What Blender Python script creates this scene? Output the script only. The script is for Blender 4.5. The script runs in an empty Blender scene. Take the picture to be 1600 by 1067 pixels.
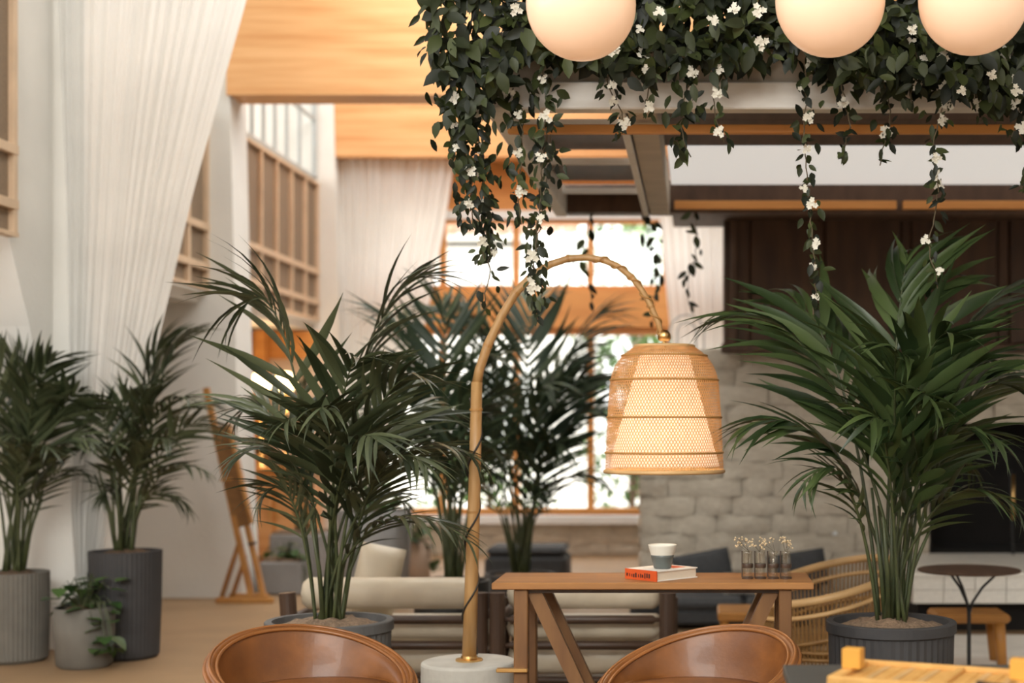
import bpy, math, random
from mathutils import Vector, Matrix, noise
random.seed(11)
R = math.radians
scn = bpy.context.scene
col = scn.collection
FPX, CH, VX, VY = 2222.2, 1.4, 1090.0, 665.0      # focal length in pixels, eye height, vanishing point
def W(px, py, d):                                   # a pixel at distance d along the room
    return Vector(((px - VX) * d / FPX, d, CH + (VY - py) * d / FPX))
def WX(px, d): return (px - VX) * d / FPX
def WZ(py, d): return CH + (VY - py) * d / FPX

# ------------------------------------------------------------------ camera
cam_d = bpy.data.cameras.new('camera'); cam = bpy.data.objects.new('camera', cam_d); col.objects.link(cam)
cam.location = (0, 0, CH); cam.rotation_euler = (R(90), 0, 0)
cam_d.lens = 50; cam_d.sensor_width = 36; cam_d.clip_end = 200
cam_d.shift_x = (800 - VX) / 1600; cam_d.shift_y = (VY - 533.5) / 1600
cam_d.dof.use_dof = True; cam_d.dof.focus_distance = 5.35; cam_d.dof.aperture_fstop = 1.5
scn.camera = cam
# ------------------------------------------------------------------ world, sun, daylight
wd = bpy.data.worlds.new('world'); scn.world = wd; wd.use_nodes = True
bg = wd.node_tree.nodes['Background']; bg.inputs[0].default_value = (1.0, 0.985, 0.96, 1); bg.inputs[1].default_value = 3.0
def light(name, kind, loc, rot, energy, color, size=None, size_y=None):
    l = bpy.data.lights.new(name, kind); l.energy = energy; l.color = color
    if kind == 'AREA': l.shape = 'RECTANGLE'; l.size = size; l.size_y = size_y
    if kind == 'POINT': l.shadow_soft_size = size
    o = bpy.data.objects.new(name, l); col.objects.link(o); o.location = loc; o.rotation_euler = rot
    return o
sun = light('sun', 'SUN', (0, 0, 20), (R(48), 0, R(8)), 4.0, (1, .95, .86)); sun.data.angle = R(1)
light('gable_window_daylight', 'AREA', (-1.6, -2.6, 4.9), (R(96), 0, R(-2)), 470, (1, .995, .945), 5.0, 2.2)
light('skylight_daylight', 'AREA', (-1.5, 9.3, 6.05), (R(-4), R(8), 0), 215, (1, .995, .955), 2.6, 4.0)
light('skylight_daylight', 'AREA', (-2.1, 13.3, 6.05), (0, 0, 0), 125, (1, 1, .98), 2.6, 2.4)
light('skylight_daylight', 'AREA', (-1.0, 3.0, 6.05), (R(12), 0, 0), 40, (1, .98, .95), 3.0, 1.8)
scn.view_settings.view_transform = 'Standard'; scn.view_settings.look = 'None'
scn.view_settings.gamma = 1.0; scn.view_settings.use_curve_mapping = False
scn.view_settings.exposure = 0.06
scn.cycles.use_denoising = True
scn.cycles.max_bounces = 8; scn.cycles.transparent_max_bounces = 16

# ------------------------------------------------------------------ materials
M = {}
def mat(name, c, rough=.6, var=.12, scale=6., stretch=(1, 1, 1), bump=0., bscale=None, metal=0., c2=None, emis=None, es=0.,
        trans=0., leaf=False, coat=0., spec=.5, detail=4.):
    m = bpy.data.materials.new(name); m.use_nodes = True; nt = m.node_tree; N = nt.nodes; L = nt.links
    b = N['Principled BSDF']; b.inputs['Roughness'].default_value = rough; b.inputs['Metallic'].default_value = metal
    b.inputs['Specular IOR Level'].default_value = spec; b.inputs['Coat Weight'].default_value = coat
    tc = N.new('ShaderNodeTexCoord'); mp = N.new('ShaderNodeMapping'); mp.inputs['Scale'].default_value = stretch
    L.new(tc.outputs['Object'], mp.inputs['Vector'])
    nz = N.new('ShaderNodeTexNoise'); nz.inputs['Scale'].default_value = scale; nz.inputs['Detail'].default_value = detail
    L.new(mp.outputs['Vector'], nz.inputs['Vector'])
    cr = N.new('ShaderNodeValToRGB'); e = cr.color_ramp.elements
    lo = c2 if c2 else tuple(x * (1 - var) for x in c); hi = c if c2 else tuple(min(1, x * (1 + var)) for x in c)
    e[0].position = .32; e[0].color = (*lo, 1); e[1].position = .68; e[1].color = (*hi, 1)
    if leaf:
        oi = N.new('ShaderNodeObjectInfo'); ge = N.new('ShaderNodeNewGeometry'); ad = N.new('ShaderNodeMath'); ad.operation = 'ADD'
        fr = N.new('ShaderNodeMath'); fr.operation = 'FRACT'
        L.new(oi.outputs['Random'], ad.inputs[0]); L.new(ge.outputs['Random Per Island'], ad.inputs[1]); L.new(ad.outputs[0], fr.inputs[0])
        L.new(fr.outputs[0], cr.inputs[0]); e[0].position = .25; e[1].position = 1.0
    else:
        L.new(nz.outputs['Fac'], cr.inputs[0])
    L.new(cr.outputs[0], b.inputs['Base Color'])
    if bump:
        n2 = N.new('ShaderNodeTexNoise'); n2.inputs['Scale'].default_value = bscale or scale * 3; n2.inputs['Detail'].default_value = 5
        L.new(mp.outputs['Vector'], n2.inputs['Vector'])
        bp = N.new('ShaderNodeBump'); bp.inputs['Strength'].default_value = bump; bp.inputs['Distance'].default_value = .02
        L.new(n2.outputs['Fac'], bp.inputs['Height']); L.new(bp.outputs[0], b.inputs['Normal'])
    if emis:
        b.inputs['Emission Color'].default_value = (*emis, 1); b.inputs['Emission Strength'].default_value = es
    if trans:                                       # thin cloth or leaf that lets light through
        t = N.new('ShaderNodeBsdfTranslucent'); mx = N.new('ShaderNodeMixShader'); mx.inputs[0].default_value = trans
        L.new(cr.outputs[0], t.inputs[0]); L.new(b.outputs[0], mx.inputs[1]); L.new(t.outputs[0], mx.inputs[2])
        L.new(mx.outputs[0], N['Material Output'].inputs[0])
    M[name] = m; return m
def glass(name, tint=(1, 1, 1), gl=.08):
    m = bpy.data.materials.new(name); m.use_nodes = True; nt = m.node_tree; N = nt.nodes
    N.remove(N['Principled BSDF'])
    t = N.new('ShaderNodeBsdfTransparent'); t.inputs[0].default_value = (*tint, 1)
    g = N.new('ShaderNodeBsdfGlossy'); g.inputs['Roughness'].default_value = .05
    mx = N.new('ShaderNodeMixShader'); mx.inputs[0].default_value = gl
    nt.links.new(t.outputs[0], mx.inputs[1]); nt.links.new(g.outputs[0], mx.inputs[2]); nt.links.new(mx.outputs[0], N['Material Output'].inputs[0])
    M[name] = m
mat('plaster', (.77, .755, .715), .9, .04, 2, bump=.15, bscale=25)
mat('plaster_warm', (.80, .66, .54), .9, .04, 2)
mat('floor', (.30, .19, .10), .55, .10, 1.6, (1, 1.4, 1), .08, 30)
mat('beam_wood', (.80, .455, .205), .55, .12, 2.2, (.4, 1, 6), c2=(.64, .30, .105), detail=8)
mat('trim_wood', (.72, .33, .09), .5, .1, 4, (.4, 1, 3), c2=(.60, .25, .06))
mat('gallery_wood', (.68, .50, .34), .6, .08, 5)
mat('cane', (.25, .18, .12), .8, .15, 90)
mat('white_metal', (.80, .82, .83), .5, .03)
mat('grey_metal', (.45, .48, .48), .5, .05)
mat('curtain', (.88, .875, .855), .9, .03, 3, trans=.48)
mat('pergola_paint', (.88, .86, .82), .7, .14, 5, (1, 1, 3), c2=(.76, .72, .66))
mat('pergola_tan', (.56, .49, .40), .75, .12, 5, (.5, 1, 3))
mat('dark_board', (.115, .062, .036), .55, .2, 5, (3, .6, 1), c2=(.07, .036, .02))
mat('hood_wood', (.085, .040, .018), .5, .2, 4, (3, 3, .5), c2=(.045, .02, .009))
mat('block_paint', (.64, .575, .475), .85, .12, 5, bump=.5, bscale=14, c2=(.52, .455, .365))
mat('mortar', (.46, .40, .325), .95, .1, 9)
mat('soot_black', (.012, .010, .009), .95, .2, 6)
mat('hearth_tile', (.86, .83, .77), .6, .06, 6)
mat('charcoal', (.045, .045, .045), .7, .15, 8)
mat('leather_tan', (.25, .088, .018), .42, .25, 7, bump=.05, bscale=60, c2=(.15, .050, .011), coat=.08)
mat('leather_rim', (.27, .10, .024), .36, .15, 9, coat=.2)
mat('leather_cream', (.58, .50, .38), .42, .08, 6, bump=.12, bscale=9)
mat('dark_wood', (.055, .030, .018), .45, .2, 6, (1, 1, .3))
mat('table_wood', (.36, .165, .050), .5, .14, 5, (.5, 3, 3), c2=(.24, .10, .030))
mat('leg_wood', (.21, .10, .034), .5, .14, 5, (3, 3, .5), c2=(.14, .06, .02))
mat('bamboo', (.47, .28, .115), .45, .12, 8, (4, 4, .6), c2=(.34, .18, .06))
mat('bamboo_node', (.36, .18, .05), .5, .1)
mat('shade_cane', (.72, .43, .19), .6, .12, 30, trans=.5)
mat('shade_band', (.42, .22, .06), .7, .15, 60)
mat('shade_linen', (.95, .88, .80), .9, .02, 5, trans=.35, emis=(1., .82, .66), es=.42)
mat('cord', (.02, .016, .012), .6, .1)
mat('brass', (.70, .45, .18), .3, .08, metal=1)
mat('stone', (.52, .50, .45), .8, .10, 8, bump=.1, bscale=60)
mat('globe', (.76, .56, .42), .25, .01, 3, emis=(1.0, .55, .30), es=.38)
mat('pot_grey', (.105, .105, .105), .75, .10, 9)
mat('pot_dark', (.045, .044, .046), .75, .10, 9)
mat('pot_stone', (.16, .15, .13), .8, .10, 9)
mat('pot_far', (.26, .25, .245), .8, .08, 7)
mat('pot_clay', (.50, .37, .28), .8, .08, 7)
mat('soil', (.12, .075, .045), .95, .35, 40, bump=.8, bscale=70)
mat('moss', (.25, .17, .11), .95, .3, 50, bump=.8, bscale=80)
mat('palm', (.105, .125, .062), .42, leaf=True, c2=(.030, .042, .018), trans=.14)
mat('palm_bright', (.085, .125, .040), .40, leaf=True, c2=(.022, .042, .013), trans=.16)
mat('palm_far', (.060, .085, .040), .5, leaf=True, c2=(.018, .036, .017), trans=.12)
mat('palm_stem', (.070, .085, .030), .5, .25, 8, c2=(.035, .045, .018))
mat('vine_leaf', (.050, .064, .016), .5, leaf=True, spec=.35, c2=(.007, .011, .0035), trans=.12)
mat('pothos', (.085, .16, .04), .4, leaf=True, c2=(.03, .075, .02), trans=.15)
mat('vine_stem', (.10, .075, .04), .8, .2)
mat('blossom', (.74, .71, .61), .7, .05, trans=.2)
mat('easel_wood', (.50, .235, .06), .5, .15, 6, c2=(.36, .15, .035))
mat('easel_canvas', (.24, .115, .035), .6, .2, 5, (1, 1, 3))
mat('steel_black', (.012, .012, .012), .5, .1)
mat('sofa_dark', (.042, .044, .047), .85, .15, 30)
mat('cushion_grey', (.36, .34, .31), .85, .12, 20)
mat('stool_wood', (.42, .18, .035), .45, .14, 5)
mat('rattan', (.36, .20, .065), .5, .18, 14, c2=(.22, .11, .032))
mat('rattan_pale', (.60, .38, .17), .45, .12, 9)
mat('table_black', (.062, .060, .054), .6, .1, 7)
mat('tray_wood', (.72, .41, .13), .5, .10, 6, (3, 3, 3), c2=(.62, .33, .09))
mat('block_wood', (.70, .345, .055), .5, .1, 6)
mat('book_red', (.62, .085, .012), .6, .08)
mat('book_white', (.80, .76, .70), .6, .03)
mat('paper', (.70, .60, .48), .9, .05, 60, (1, 1, 20))
mat('ink', (.05, .015, .01), .7, .05)
mat('candle_wax', (.70, .69, .62), .5, .04)
mat('cup_glass', (.105, .12, .115), .25, .15, 10)
mat('dried', (.74, .58, .36), .9, .1)
mat('lamp_glow', (1, .85, .6), .5, .01, emis=(1, .72, .36), es=5.5)
mat('white_panel_glow', (.9, .9, .88), .8, .02, emis=(1, .985, .95), es=.45)  # emission stands in for light falling on the white canopy panel
mat('paving', (.80, .76, .70), .9, .05, 2)
mat('house_white', (.92, .91, .88), .9, .02, 2)
mat('roof_tile', (.72, .40, .28), .8, .12, 3)
mat('tree_leaf', (.20, .34, .10), .6, leaf=True, c2=(.06, .13, .04), trans=.3)
mat('bark', (.14, .09, .06), .9, .2, 5)
glass('pane', (.97, .98, .98), .05); glass('vase_glass', (.95, .94, .91), .10)

# ------------------------------------------------------------------ mesh helpers
class MB:
    def __init__(s): s.v = []; s.f = []
    def add(s, vs, fs, m=None):
        k = len(s.v); s.v += [tuple(m @ Vector(p)) if m else tuple(p) for p in vs]; s.f += [tuple(i + k for i in f) for f in fs]; return s
    def box(s, a, b, m=None):
        (x0, y0, z0), (x1, y1, z1) = a, b
        return s.add([(x0, y0, z0), (x1, y0, z0), (x1, y1, z0), (x0, y1, z0), (x0, y0, z1), (x1, y0, z1), (x1, y1, z1), (x0, y1, z1)],
                     [(3, 2, 1, 0), (4, 5, 6, 7), (0, 1, 5, 4), (1, 2, 6, 5), (2, 3, 7, 6), (3, 0, 4, 7)], m)
    def bbox(s, a, b, r, m=None):                   # box with chamfered edges
        (x0, y0, z0), (x1, y1, z1) = a, b; V = []; F = []; idx = {}
        P = {'x': (x0, x1), 'y': (y0, y1), 'z': (z0, z1)}
        for ix in (0, 1):
            for iy in (0, 1):
                for iz in (0, 1):
                    c = (P['x'][ix], P['y'][iy], P['z'][iz]); sg = (1 - 2 * ix, 1 - 2 * iy, 1 - 2 * iz)
                    for ax in range(3):
                        p = [c[k] + (sg[k] * r if k != ax else 0) for k in range(3)]
                        idx[(ix, iy, iz, ax)] = len(V); V.append(p)
        q = lambda *t: tuple(idx[i] for i in t)
        for i in (0, 1):
            f = q((i, 0, 0, 0), (i, 1, 0, 0), (i, 1, 1, 0), (i, 0, 1, 0)); F.append(f if i else f[::-1])
            f = q((0, i, 0, 1), (0, i, 1, 1), (1, i, 1, 1), (1, i, 0, 1)); F.append(f if i else f[::-1])
            f = q((0, 0, i, 2), (1, 0, i, 2), (1, 1, i, 2), (0, 1, i, 2)); F.append(f if i else f[::-1])
            for j in (0, 1):
                F.append(q((i, j, 0, 0), (i, j, 1, 0), (i, j, 1, 1), (i, j, 0, 1)))
                F.append(q((i, 0, j, 0), (i, 1, j, 0), (i, 1, j, 2), (i, 0, j, 2)))
                F.append(q((0, i, j, 1), (1, i, j, 1), (1, i, j, 2), (0, i, j, 2)))
                for k in (0, 1): F.append(q((i, j, k, 0), (i, j, k, 1), (i, j, k, 2)))
        return s.add(V, F, m)
    def tube(s, path, rad, n=8, cap=True, flat=1.0):
        path = [Vector(p) for p in path]; V = []; F = []; u = None
        for i, p in enumerate(path):
            t = (path[min(i + 1, len(path) - 1)] - path[max(i - 1, 0)]).normalized()
            if u is None: u = t.orthogonal().normalized()
            else: u = (u - t * u.dot(t)); u = u.normalized() if u.length > 1e-6 else t.orthogonal().normalized()
            w = t.cross(u); r = rad[i] if isinstance(rad, (list, tuple)) else rad
            for k in range(n):
                a = 2 * math.pi * k / n; V.append(p + u * (r * math.cos(a)) + w * (r * flat * math.sin(a)))
        for i in range(len(path) - 1):
            for k in range(n):
                k2 = (k + 1) % n; F.append((i * n + k, i * n + k2, (i + 1) * n + k2, (i + 1) * n + k))
        if cap: F += [tuple(range(n))[::-1], tuple(range((len(path) - 1) * n, len(path) * n))]
        return s.add(V, F)
    def ring(s, path, r, n=6):                      # closed tube
        path = [Vector(p) for p in path]; L = len(path); V = []; F = []
        for i, p in enumerate(path):
            t = (path[(i + 1) % L] - path[i - 1]).normalized(); u = Vector((0, 0, 1)); u = (u - t * u.dot(t)).normalized(); w = t.cross(u)
            for k in range(n):
                a = 2 * math.pi * k / n; V.append(p + u * (r * math.cos(a)) + w * (r * math.sin(a)))
        for i in range(L):
            j = (i + 1) % L
            for k in range(n):
                k2 = (k + 1) % n; F.append((i * n + k, i * n + k2, j * n + k2, j * n + k))
        return s.add(V, F)
    def lathe(s, prof, n=32, c=(0, 0, 0), rib=None, cap=True):
        V = []; F = []; c = Vector(c)
        for (r, z) in prof:
            for k in range(n):
                a = 2 * math.pi * k / n; rr = r * (1 + (rib if (rib and k % 2) else 0)) if r > 0 else 0
                V.append(c + Vector((rr * math.cos(a), rr * math.sin(a), z)))
        for i in range(len(prof) - 1):
            for k in range(n):
                k2 = (k + 1) % n; F.append((i * n + k, i * n + k2, (i + 1) * n + k2, (i + 1) * n + k))
        if cap: F += [tuple(range(n))[::-1], tuple(range((len(prof) - 1) * n, len(prof) * n))]
        return s.add(V, F)
    def grid(s, fn, nu, nv):
        V = [fn(i / nu, j / nv) for j in range(nv + 1) for i in range(nu + 1)]
        F = [(j * (nu + 1) + i, j * (nu + 1) + i + 1, (j + 1) * (nu + 1) + i + 1, (j + 1) * (nu + 1) + i) for j in range(nv) for i in range(nu)]
        return s.add(V, F)
    def mesh(s, name, m, smooth=False):
        me = bpy.data.meshes.new(name); me.from_pydata([tuple(p) for p in s.v], [], s.f); me.validate(); me.materials.append(M[m])
        if smooth: me.shade_smooth()
        return me
    def build(s, name, m, parent=None, smooth=False, local=False):
        me = s.mesh(name, m, smooth)
        if parent is not None and not local:
            off = Vector((0, 0, 0)); p = parent
            while p: off += p.location; p = p.parent
            me.transform(Matrix.Translation(-off))
        return link(name, me, parent)
def link(name, me, parent=None):
    o = bpy.data.objects.new(name, me); col.objects.link(o)
    if parent is not None: o.parent = parent
    return o
def tag(o, label, cat, group=None):
    o['label'] = label; o['category'] = cat
    if group: o['group'] = group
    return o
def thing(name, label, cat, loc=(0, 0, 0), rz=0, group=None):
    o = bpy.data.objects.new(name, None); col.objects.link(o); o.location = loc; o.rotation_euler = (0, 0, rz); o.empty_display_size = .1
    return tag(o, label, cat, group)
def struct(o, label=None):
    o['kind'] = 'structure'
    if label: o['label'] = label
    return o
def sbox(name, a, b, m, label=None): return struct(MB().box(a, b).build(name, m), label)
def cap_mb(a, b, r, n=10): return MB().tube([a, b], r, n)
def smooth_all(o):
    return o

# ------------------------------------------------------------------ the room
YE = 15.45                                          # end wall
sbox('floor', (-6, -4, -.12), (6, YE + .3, 0), 'floor', 'warm brown smooth floor')
sbox('ceiling', (-6, -4, 6.15), (6, YE + .3, 6.3), 'plaster')
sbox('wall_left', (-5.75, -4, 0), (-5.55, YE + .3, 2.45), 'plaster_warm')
sbox('wall_right', (5.5, -4, 0), (5.7, YE + .3, 6.15), 'plaster')
wb = MB(); wb.box((-6, -4.1, 0), (6, -3.9, 3.6)); wb.box((-6, -4.1, 5.95), (6, -3.9, 6.15)); wb.box((1.5, -4.1, 3.6), (6, -3.9, 5.95))
struct(wb.build('wall_front', 'plaster'), 'white wall below a high gable window')
GX = -4.01
sbox('ceiling_alcove', (-5.75, 9.3, 2.40), (GX - .06, YE, 2.50), 'plaster', 'underside of the gallery over the alcoves')
sbox('ceiling_gallery', (-5.75, -4, 3.93), (GX - .10, YE, 3.99), 'plaster', 'white top of the gallery')
# flared piers
for i, (yb, depth, lab) in enumerate([(8.92, .42, 'white plaster pier partly behind the long draped curtain'), (11.6, .42, 'white plaster pier behind the wooden easel'),
                               (14.97, .40, 'far white plaster pier beside the end window')]):
    m = MB(); V = []
    for (z, xr, fl) in [(0, -3.70, .03), (1.2, -3.745, .01), (3, -3.79, 0), (6.15, -3.86, 0)]:
        V += [(-5.6, yb - fl, z), (xr, yb - fl, z), (xr, yb + depth, z), (-5.6, yb + depth, z)]
    F = []
    for k in range(3):
        for j in range(4):
            j2 = (j + 1) % 4; F.append((k * 4 + j, k * 4 + j2, k * 4 + 4 + j2, k * 4 + 4 + j))
    F += [(3, 2, 1, 0), (12, 13, 14, 15)]
    m.add(V, F); struct(m.build('wall_pier', 'plaster'), lab)
m = MB(); xa, xb = -5.6, GX - .03
m.add([(xa, 8.93, 1.1), (xb, 8.93, 1.1), (xb, 8.60, 2.0), (xa, 8.60, 2.0), (xb, 8.33, 2.52), (xa, 8.33, 2.52), (xb, 8.33, 6.15), (xa, 8.33, 6.15), (xb, 8.93, 6.15), (xa, 8.93, 6.15)],
      [(0, 1, 2, 3), (3, 2, 4, 5), (5, 4, 6, 7), (7, 6, 8, 9), (0, 9, 8, 1), (1, 8, 6, 4, 2), (0, 3, 5, 7, 9)])
struct(m.build('wall_upper', 'plaster'), 'white plaster wall between the left gallery screen and the first pier')
# beams across the nave
sbox('ceiling_beam', (-3.83, 11.56, WZ(148, 11.56)), (5.5, 11.9, 6.15), 'beam_wood', 'deep honey-coloured timber beam across the room')
sbox('ceiling_beam', (-3.83, 14.98, WZ(245, 14.98)), (5.5, 15.3, 6.15), 'beam_wood', 'far timber beam above the end window')
# gallery screens, one for each bay
pan_me = {}
def gallery(y0, y1, label):
    g = thing('gallery_screen', label, 'screen', (GX, (y0 + y1) / 2, 2.50), 0, 'screens along the gallery')
    z = [2.50, 2.69, 3.01, 3.95]; n = max(1, round((y1 - y0) / .475)); st = (y1 - y0) / n
    for k, zz in enumerate(z):
        h = .055
        MB().box((GX - .035, y0, zz - h / 2 + (.03 if k == 0 else 0)), (GX + .035, y1, zz + h / 2 - (.0 if k < 3 else .03))).build('rail', 'gallery_wood', g)
    for i in range(n + 1):
        y = min(max(y0 + i * st, y0 + .025), y1 - .025)
        MB().box((GX - .03, y - .022, 2.52), (GX + .03, y + .022, 3.93)).build('mullion', 'gallery_wood', g)
    for i in range(n):
        for k in range(3):
            a, b = z[k] + .02, z[k + 1] - .02
            MB().box((GX - .02, y0 + i * st + .01, a), (GX - .006, y0 + (i + 1) * st - .01, b)).build('cane_panel', 'cane', g)
gallery(5.0, 8.33, 'cane gallery screen at the left edge before the first pier')
gallery(9.34, 11.60, 'cane gallery screen glimpsed between the long curtain and the second pier')
gallery(12.02, 14.97, 'long cane gallery screen below the bright clerestory panes')
# clerestory windows above the gallery
def window(idx, axis, c, u0, u1, z0, z1, us, zs, fr, mm, gm, wid=.05, label=None):
    def B(ua, ub, za, zb, t):
        return ((c - t, ua, za), (c + t, ub, zb)) if axis == 'y' else ((ua, c - t, za), (ub, c + t, zb))
    m = MB()
    for (a, b, d, e) in [(u0, u0 + wid, z0, z1), (u1 - wid, u1, z0, z1), (u0, u1, z0, z0 + wid), (u0, u1, z1 - wid, z1)]: m.box(*B(a, b, d, e, fr))
    w = struct(m.build('window_%d' % idx, mm), label)
    for u in us: MB().box(*B(u - wid / 2, u + wid / 2, z0 + wid, z1 - wid, fr * .8)).build('mullion', mm, w)
    for zz in zs: MB().box(*B(u0 + wid, u1 - wid, zz - wid / 2, zz + wid / 2, fr * .8)).build('transom', mm, w)
    ue = [u0] + list(us) + [u1]; ze = [z0] + list(zs) + [z1]
    for i in range(len(ue) - 1):
        for j in range(len(ze) - 1): MB().box(*B(ue[i] + .02, ue[i + 1] - .02, ze[j] + .02, ze[j + 1] - .02, .004)).build('pane', gm, w)
    return w
window(1, 'y', GX - .02, 9.34, 11.6, 3.99, 6.15, [9.85, 10.4, 10.95], [4.9], .02, 'grey_metal', 'pane', .03, 'bright clerestory window behind the long curtain')
window(2, 'y', GX - .02, 12.02, 14.97, 3.99, 6.15, [12.5, 12.86, 13.2, 13.56, 13.95, 14.4], [4.62], .02, 'grey_metal', 'pane', .03, 'bright clerestory window over the cane gallery')
window(3, 'y', GX - .02, 5.0, 8.33, 3.99, 6.15, [5.6, 6.2, 6.8, 7.4, 8], [4.9], .02, 'grey_metal', 'pane', .03, 'clerestory window beside the first pier')
# end wall with the big timber window
X0, X1, ZS, ZH = -3.60, .47, WZ(805, YE), WZ(338, YE)
m = MB(); m.box((-5.6, YE, 0), (X0, YE + .25, 4.4)); m.box((X1, YE, 0), (5.6, YE + .25, 6.15)); m.box((X0, YE, 0), (X1, YE + .25, ZS))
m.box((-5.6, YE, 4.4), (X1, YE + .25, 6.15))
struct(m.build('wall_end', 'plaster'), 'end wall below and around the big timber window')
sbox('trim_1', (X0, YE - .02, ZH), (X1, YE + .2, 4.4), 'trim_wood', 'orange timber panel above the end window')
zt0, zt1 = WZ(512, YE), WZ(455, YE)
mxs = [WX(p, YE) for p in (573, 690, 805, 922, 1040)]
window(4, 'x', YE + .10, X0, X1, ZS, zt0, mxs, [], .045, 'trim_wood', 'pane', .075, 'lower panes of the end window behind the palms')
window(5, 'x', YE + .10, X0, X1, zt1, ZH, mxs, [], .045, 'trim_wood', 'pane', .07, 'upper panes of the end window above the timber transom')
sbox('trim_2', (X0 - .05, YE - .10, zt0), (X1 + .05, YE + .16, zt1), 'trim_wood', 'thick orange timber transom across the end window')
sbox('trim_3', (X0, YE - .16, ZS - .085), (WX(1004, YE - .1), YE + .05, ZS), 'white_metal', 'white window sill')
sbox('trim_4', (X0, YE - .03, ZH - .03), (X1, YE + .02, ZH + .06), 'white_metal', 'white head strip of the end window')
# alcove wall post
sbox('trim_5', (WX(398, 14.6) , 14.6, 0), (WX(413, 14.6), 14.75, 2.38), 'trim_wood', 'orange timber post in the lamplit alcove')
sbox('trim_6', (-5.5, 14.80, 2.1), (-4.0, 14.95, 2.38), 'trim_wood', 'orange timber lintel in the lamplit alcove')
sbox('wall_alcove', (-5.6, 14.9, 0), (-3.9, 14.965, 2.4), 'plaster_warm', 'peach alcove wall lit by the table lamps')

# ------------------------------------------------------------------ painted block chimney, hearth, hood
YB = 11.0
BX0, BTOP = WX(1003, YB), WZ(546, YB)
FX0, FX1, FZ0, FZ1 = WX(1452, YB), 4.1, .40, WZ(652, YB)
m = MB(); m.box((BX0 + .02, YB, 0), (FX0, YB + 1.2, BTOP)); m.box((FX0, YB, FZ1), (FX1, YB + 1.2, BTOP)); m.box((FX1, YB, 0), (5.5, YB + 1.2, BTOP)); m.box((FX0, YB + .02, 0), (FX1, YB + 1.2, FZ0))
chim = struct(m.build('wall_chimney', 'mortar'), 'pale painted block chimney breast')
m = MB(); m.box((FX0, YB + .75, FZ0), (FX1, YB + .8, FZ1)); m.box((FX0, YB + .05, FZ0), (FX0 + .03, YB + .8, FZ1)); m.box((FX1 - .03, YB + .05, FZ0), (FX1, YB + .8, FZ1)); m.box((FX0, YB + .05, FZ1 - .03), (FX1, YB + .8, FZ1)); m.box((FX0, YB + .05, FZ0), (FX1, YB + .8, FZ0 + .02))
m.build('firebox', 'soot_black', chim)
bm_var = []
for k in range(9):                                  # rough block faces
    b = MB(); rr = random.Random(k); nx, nz = 5, 3; V = []
    for j in range(nz + 1):
        for i in range(nx + 1):
            e = (i in (0, nx)) + (j in (0, nz))
            dy = -.5 + (.20 if e == 1 else .34 if e == 2 else 0) + rr.uniform(-.30, .30) + .25 * math.sin(i * 1.3 + k)
            V.append((i / nx - .5 + (rr.uniform(-.02, .02) if e == 0 else rr.uniform(-.008, .008)), dy, j / nz - .5 + rr.uniform(-.06, .06)))
    F = [(j * (nx + 1) + i, j * (nx + 1) + i + 1, (j + 1) * (nx + 1) + i + 1, (j + 1) * (nx + 1) + i) for j in range(nz) for i in range(nx)]
    b.add(V, F)
    V2 = [(-.5, .6, -.5), (.5, .6, -.5), (.5, .6, .5), (-.5, .6, .5)]; b.add([V[0], V[nx], V[-1], V[nz * (nx + 1)]] + V2, [(0, 4, 5, 1), (1, 5, 6, 2), (2, 6, 7, 3), (3, 7, 4, 0)])
    bm_var.append(b.mesh('block', 'block_paint', True))
nc = 14; ch = BTOP / nc
for r in range(nc):
    x = BX0 - random.uniform(.0, .02); zc = (r + .5) * ch; first = True
    while x < 3.4:
        L = random.uniform(.22, .58)
        if first: L = .42 if r % 2 else .22
        first = False
        xa, xb = x, x + L; x = xb
        if zc > FZ0 - .02 and zc < FZ1 and xb > FX0 + .02:
            if xa < FX0 - .05: xb = FX0
            else: continue
        if zc < .40 and xa > 1.45: continue
        o = link('block', random.choice(bm_var), chim); o.location = ((xa + xb) / 2, YB - .012, zc)
        o.scale = (xb - xa - .004, .055 * random.uniform(.7, 1.15), ch * 1.0)
    for k in range(3):                              # return side of the chimney
        o = link('block', random.choice(bm_var), chim); o.location = (BX0 + .005, YB + .2 + .4 * k, zc); o.rotation_euler = (0, 0, R(-90)); o.scale = (.39, .05, ch)
# blocks of the low wall under the end window
sw = struct(MB().box((X0, YE - .03, 0), (X1 + 1.0, YE, ZS - .09)).build('wall_sill', 'mortar'), 'low painted block wall under the end window')
for r in range(3):
    x = X0 + (.2 if r % 2 else 0)
    while x < X1 + .6:
        L = random.uniform(.3, .45); o = link('block', random.choice(bm_var), sw); o.location = (x + L / 2, YE - .035, (r + .5) * (ZS - .09) / 3); o.scale = (L - .004, .05, (ZS - .09) / 3); x += L
# raised hearth
HY = 9.6
m = MB(); m.box((1.45, HY, .20), (4.2, YB + .05, .385)); hth = struct(m.build('floor_hearth', 'mortar'), 'raised white tiled hearth in front of the firebox')
MB().box((1.5, HY + .12, 0), (4.15, YB, .20)).build('plinth', 'soot_black', hth)  # recessed plinth in the same near-black as the firebox
MB().box((1.43, HY - .035, .385), (4.2, YB + .05, .41)).build('slab', 'hearth_tile', hth)
tile = MB().bbox((-.5, -.012, -.5), (.5, .01, .5), .006)
tme = tile.mesh('tile', 'hearth_tile')
for i in range(13):
    for j in range(2):
        o = link('tile', tme, hth); o.location = (1.45 + .105 + i * .21, HY - .004, .20 + .046 + j * .0925); o.scale = (.206, 1, .089)
rug = MB().box((1.2, 7.2, .0), (4.6, 9.45, .012)).build('floor_pad', 'hearth_tile'); struct(rug, 'pale stone floor strip before the hearth')
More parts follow.
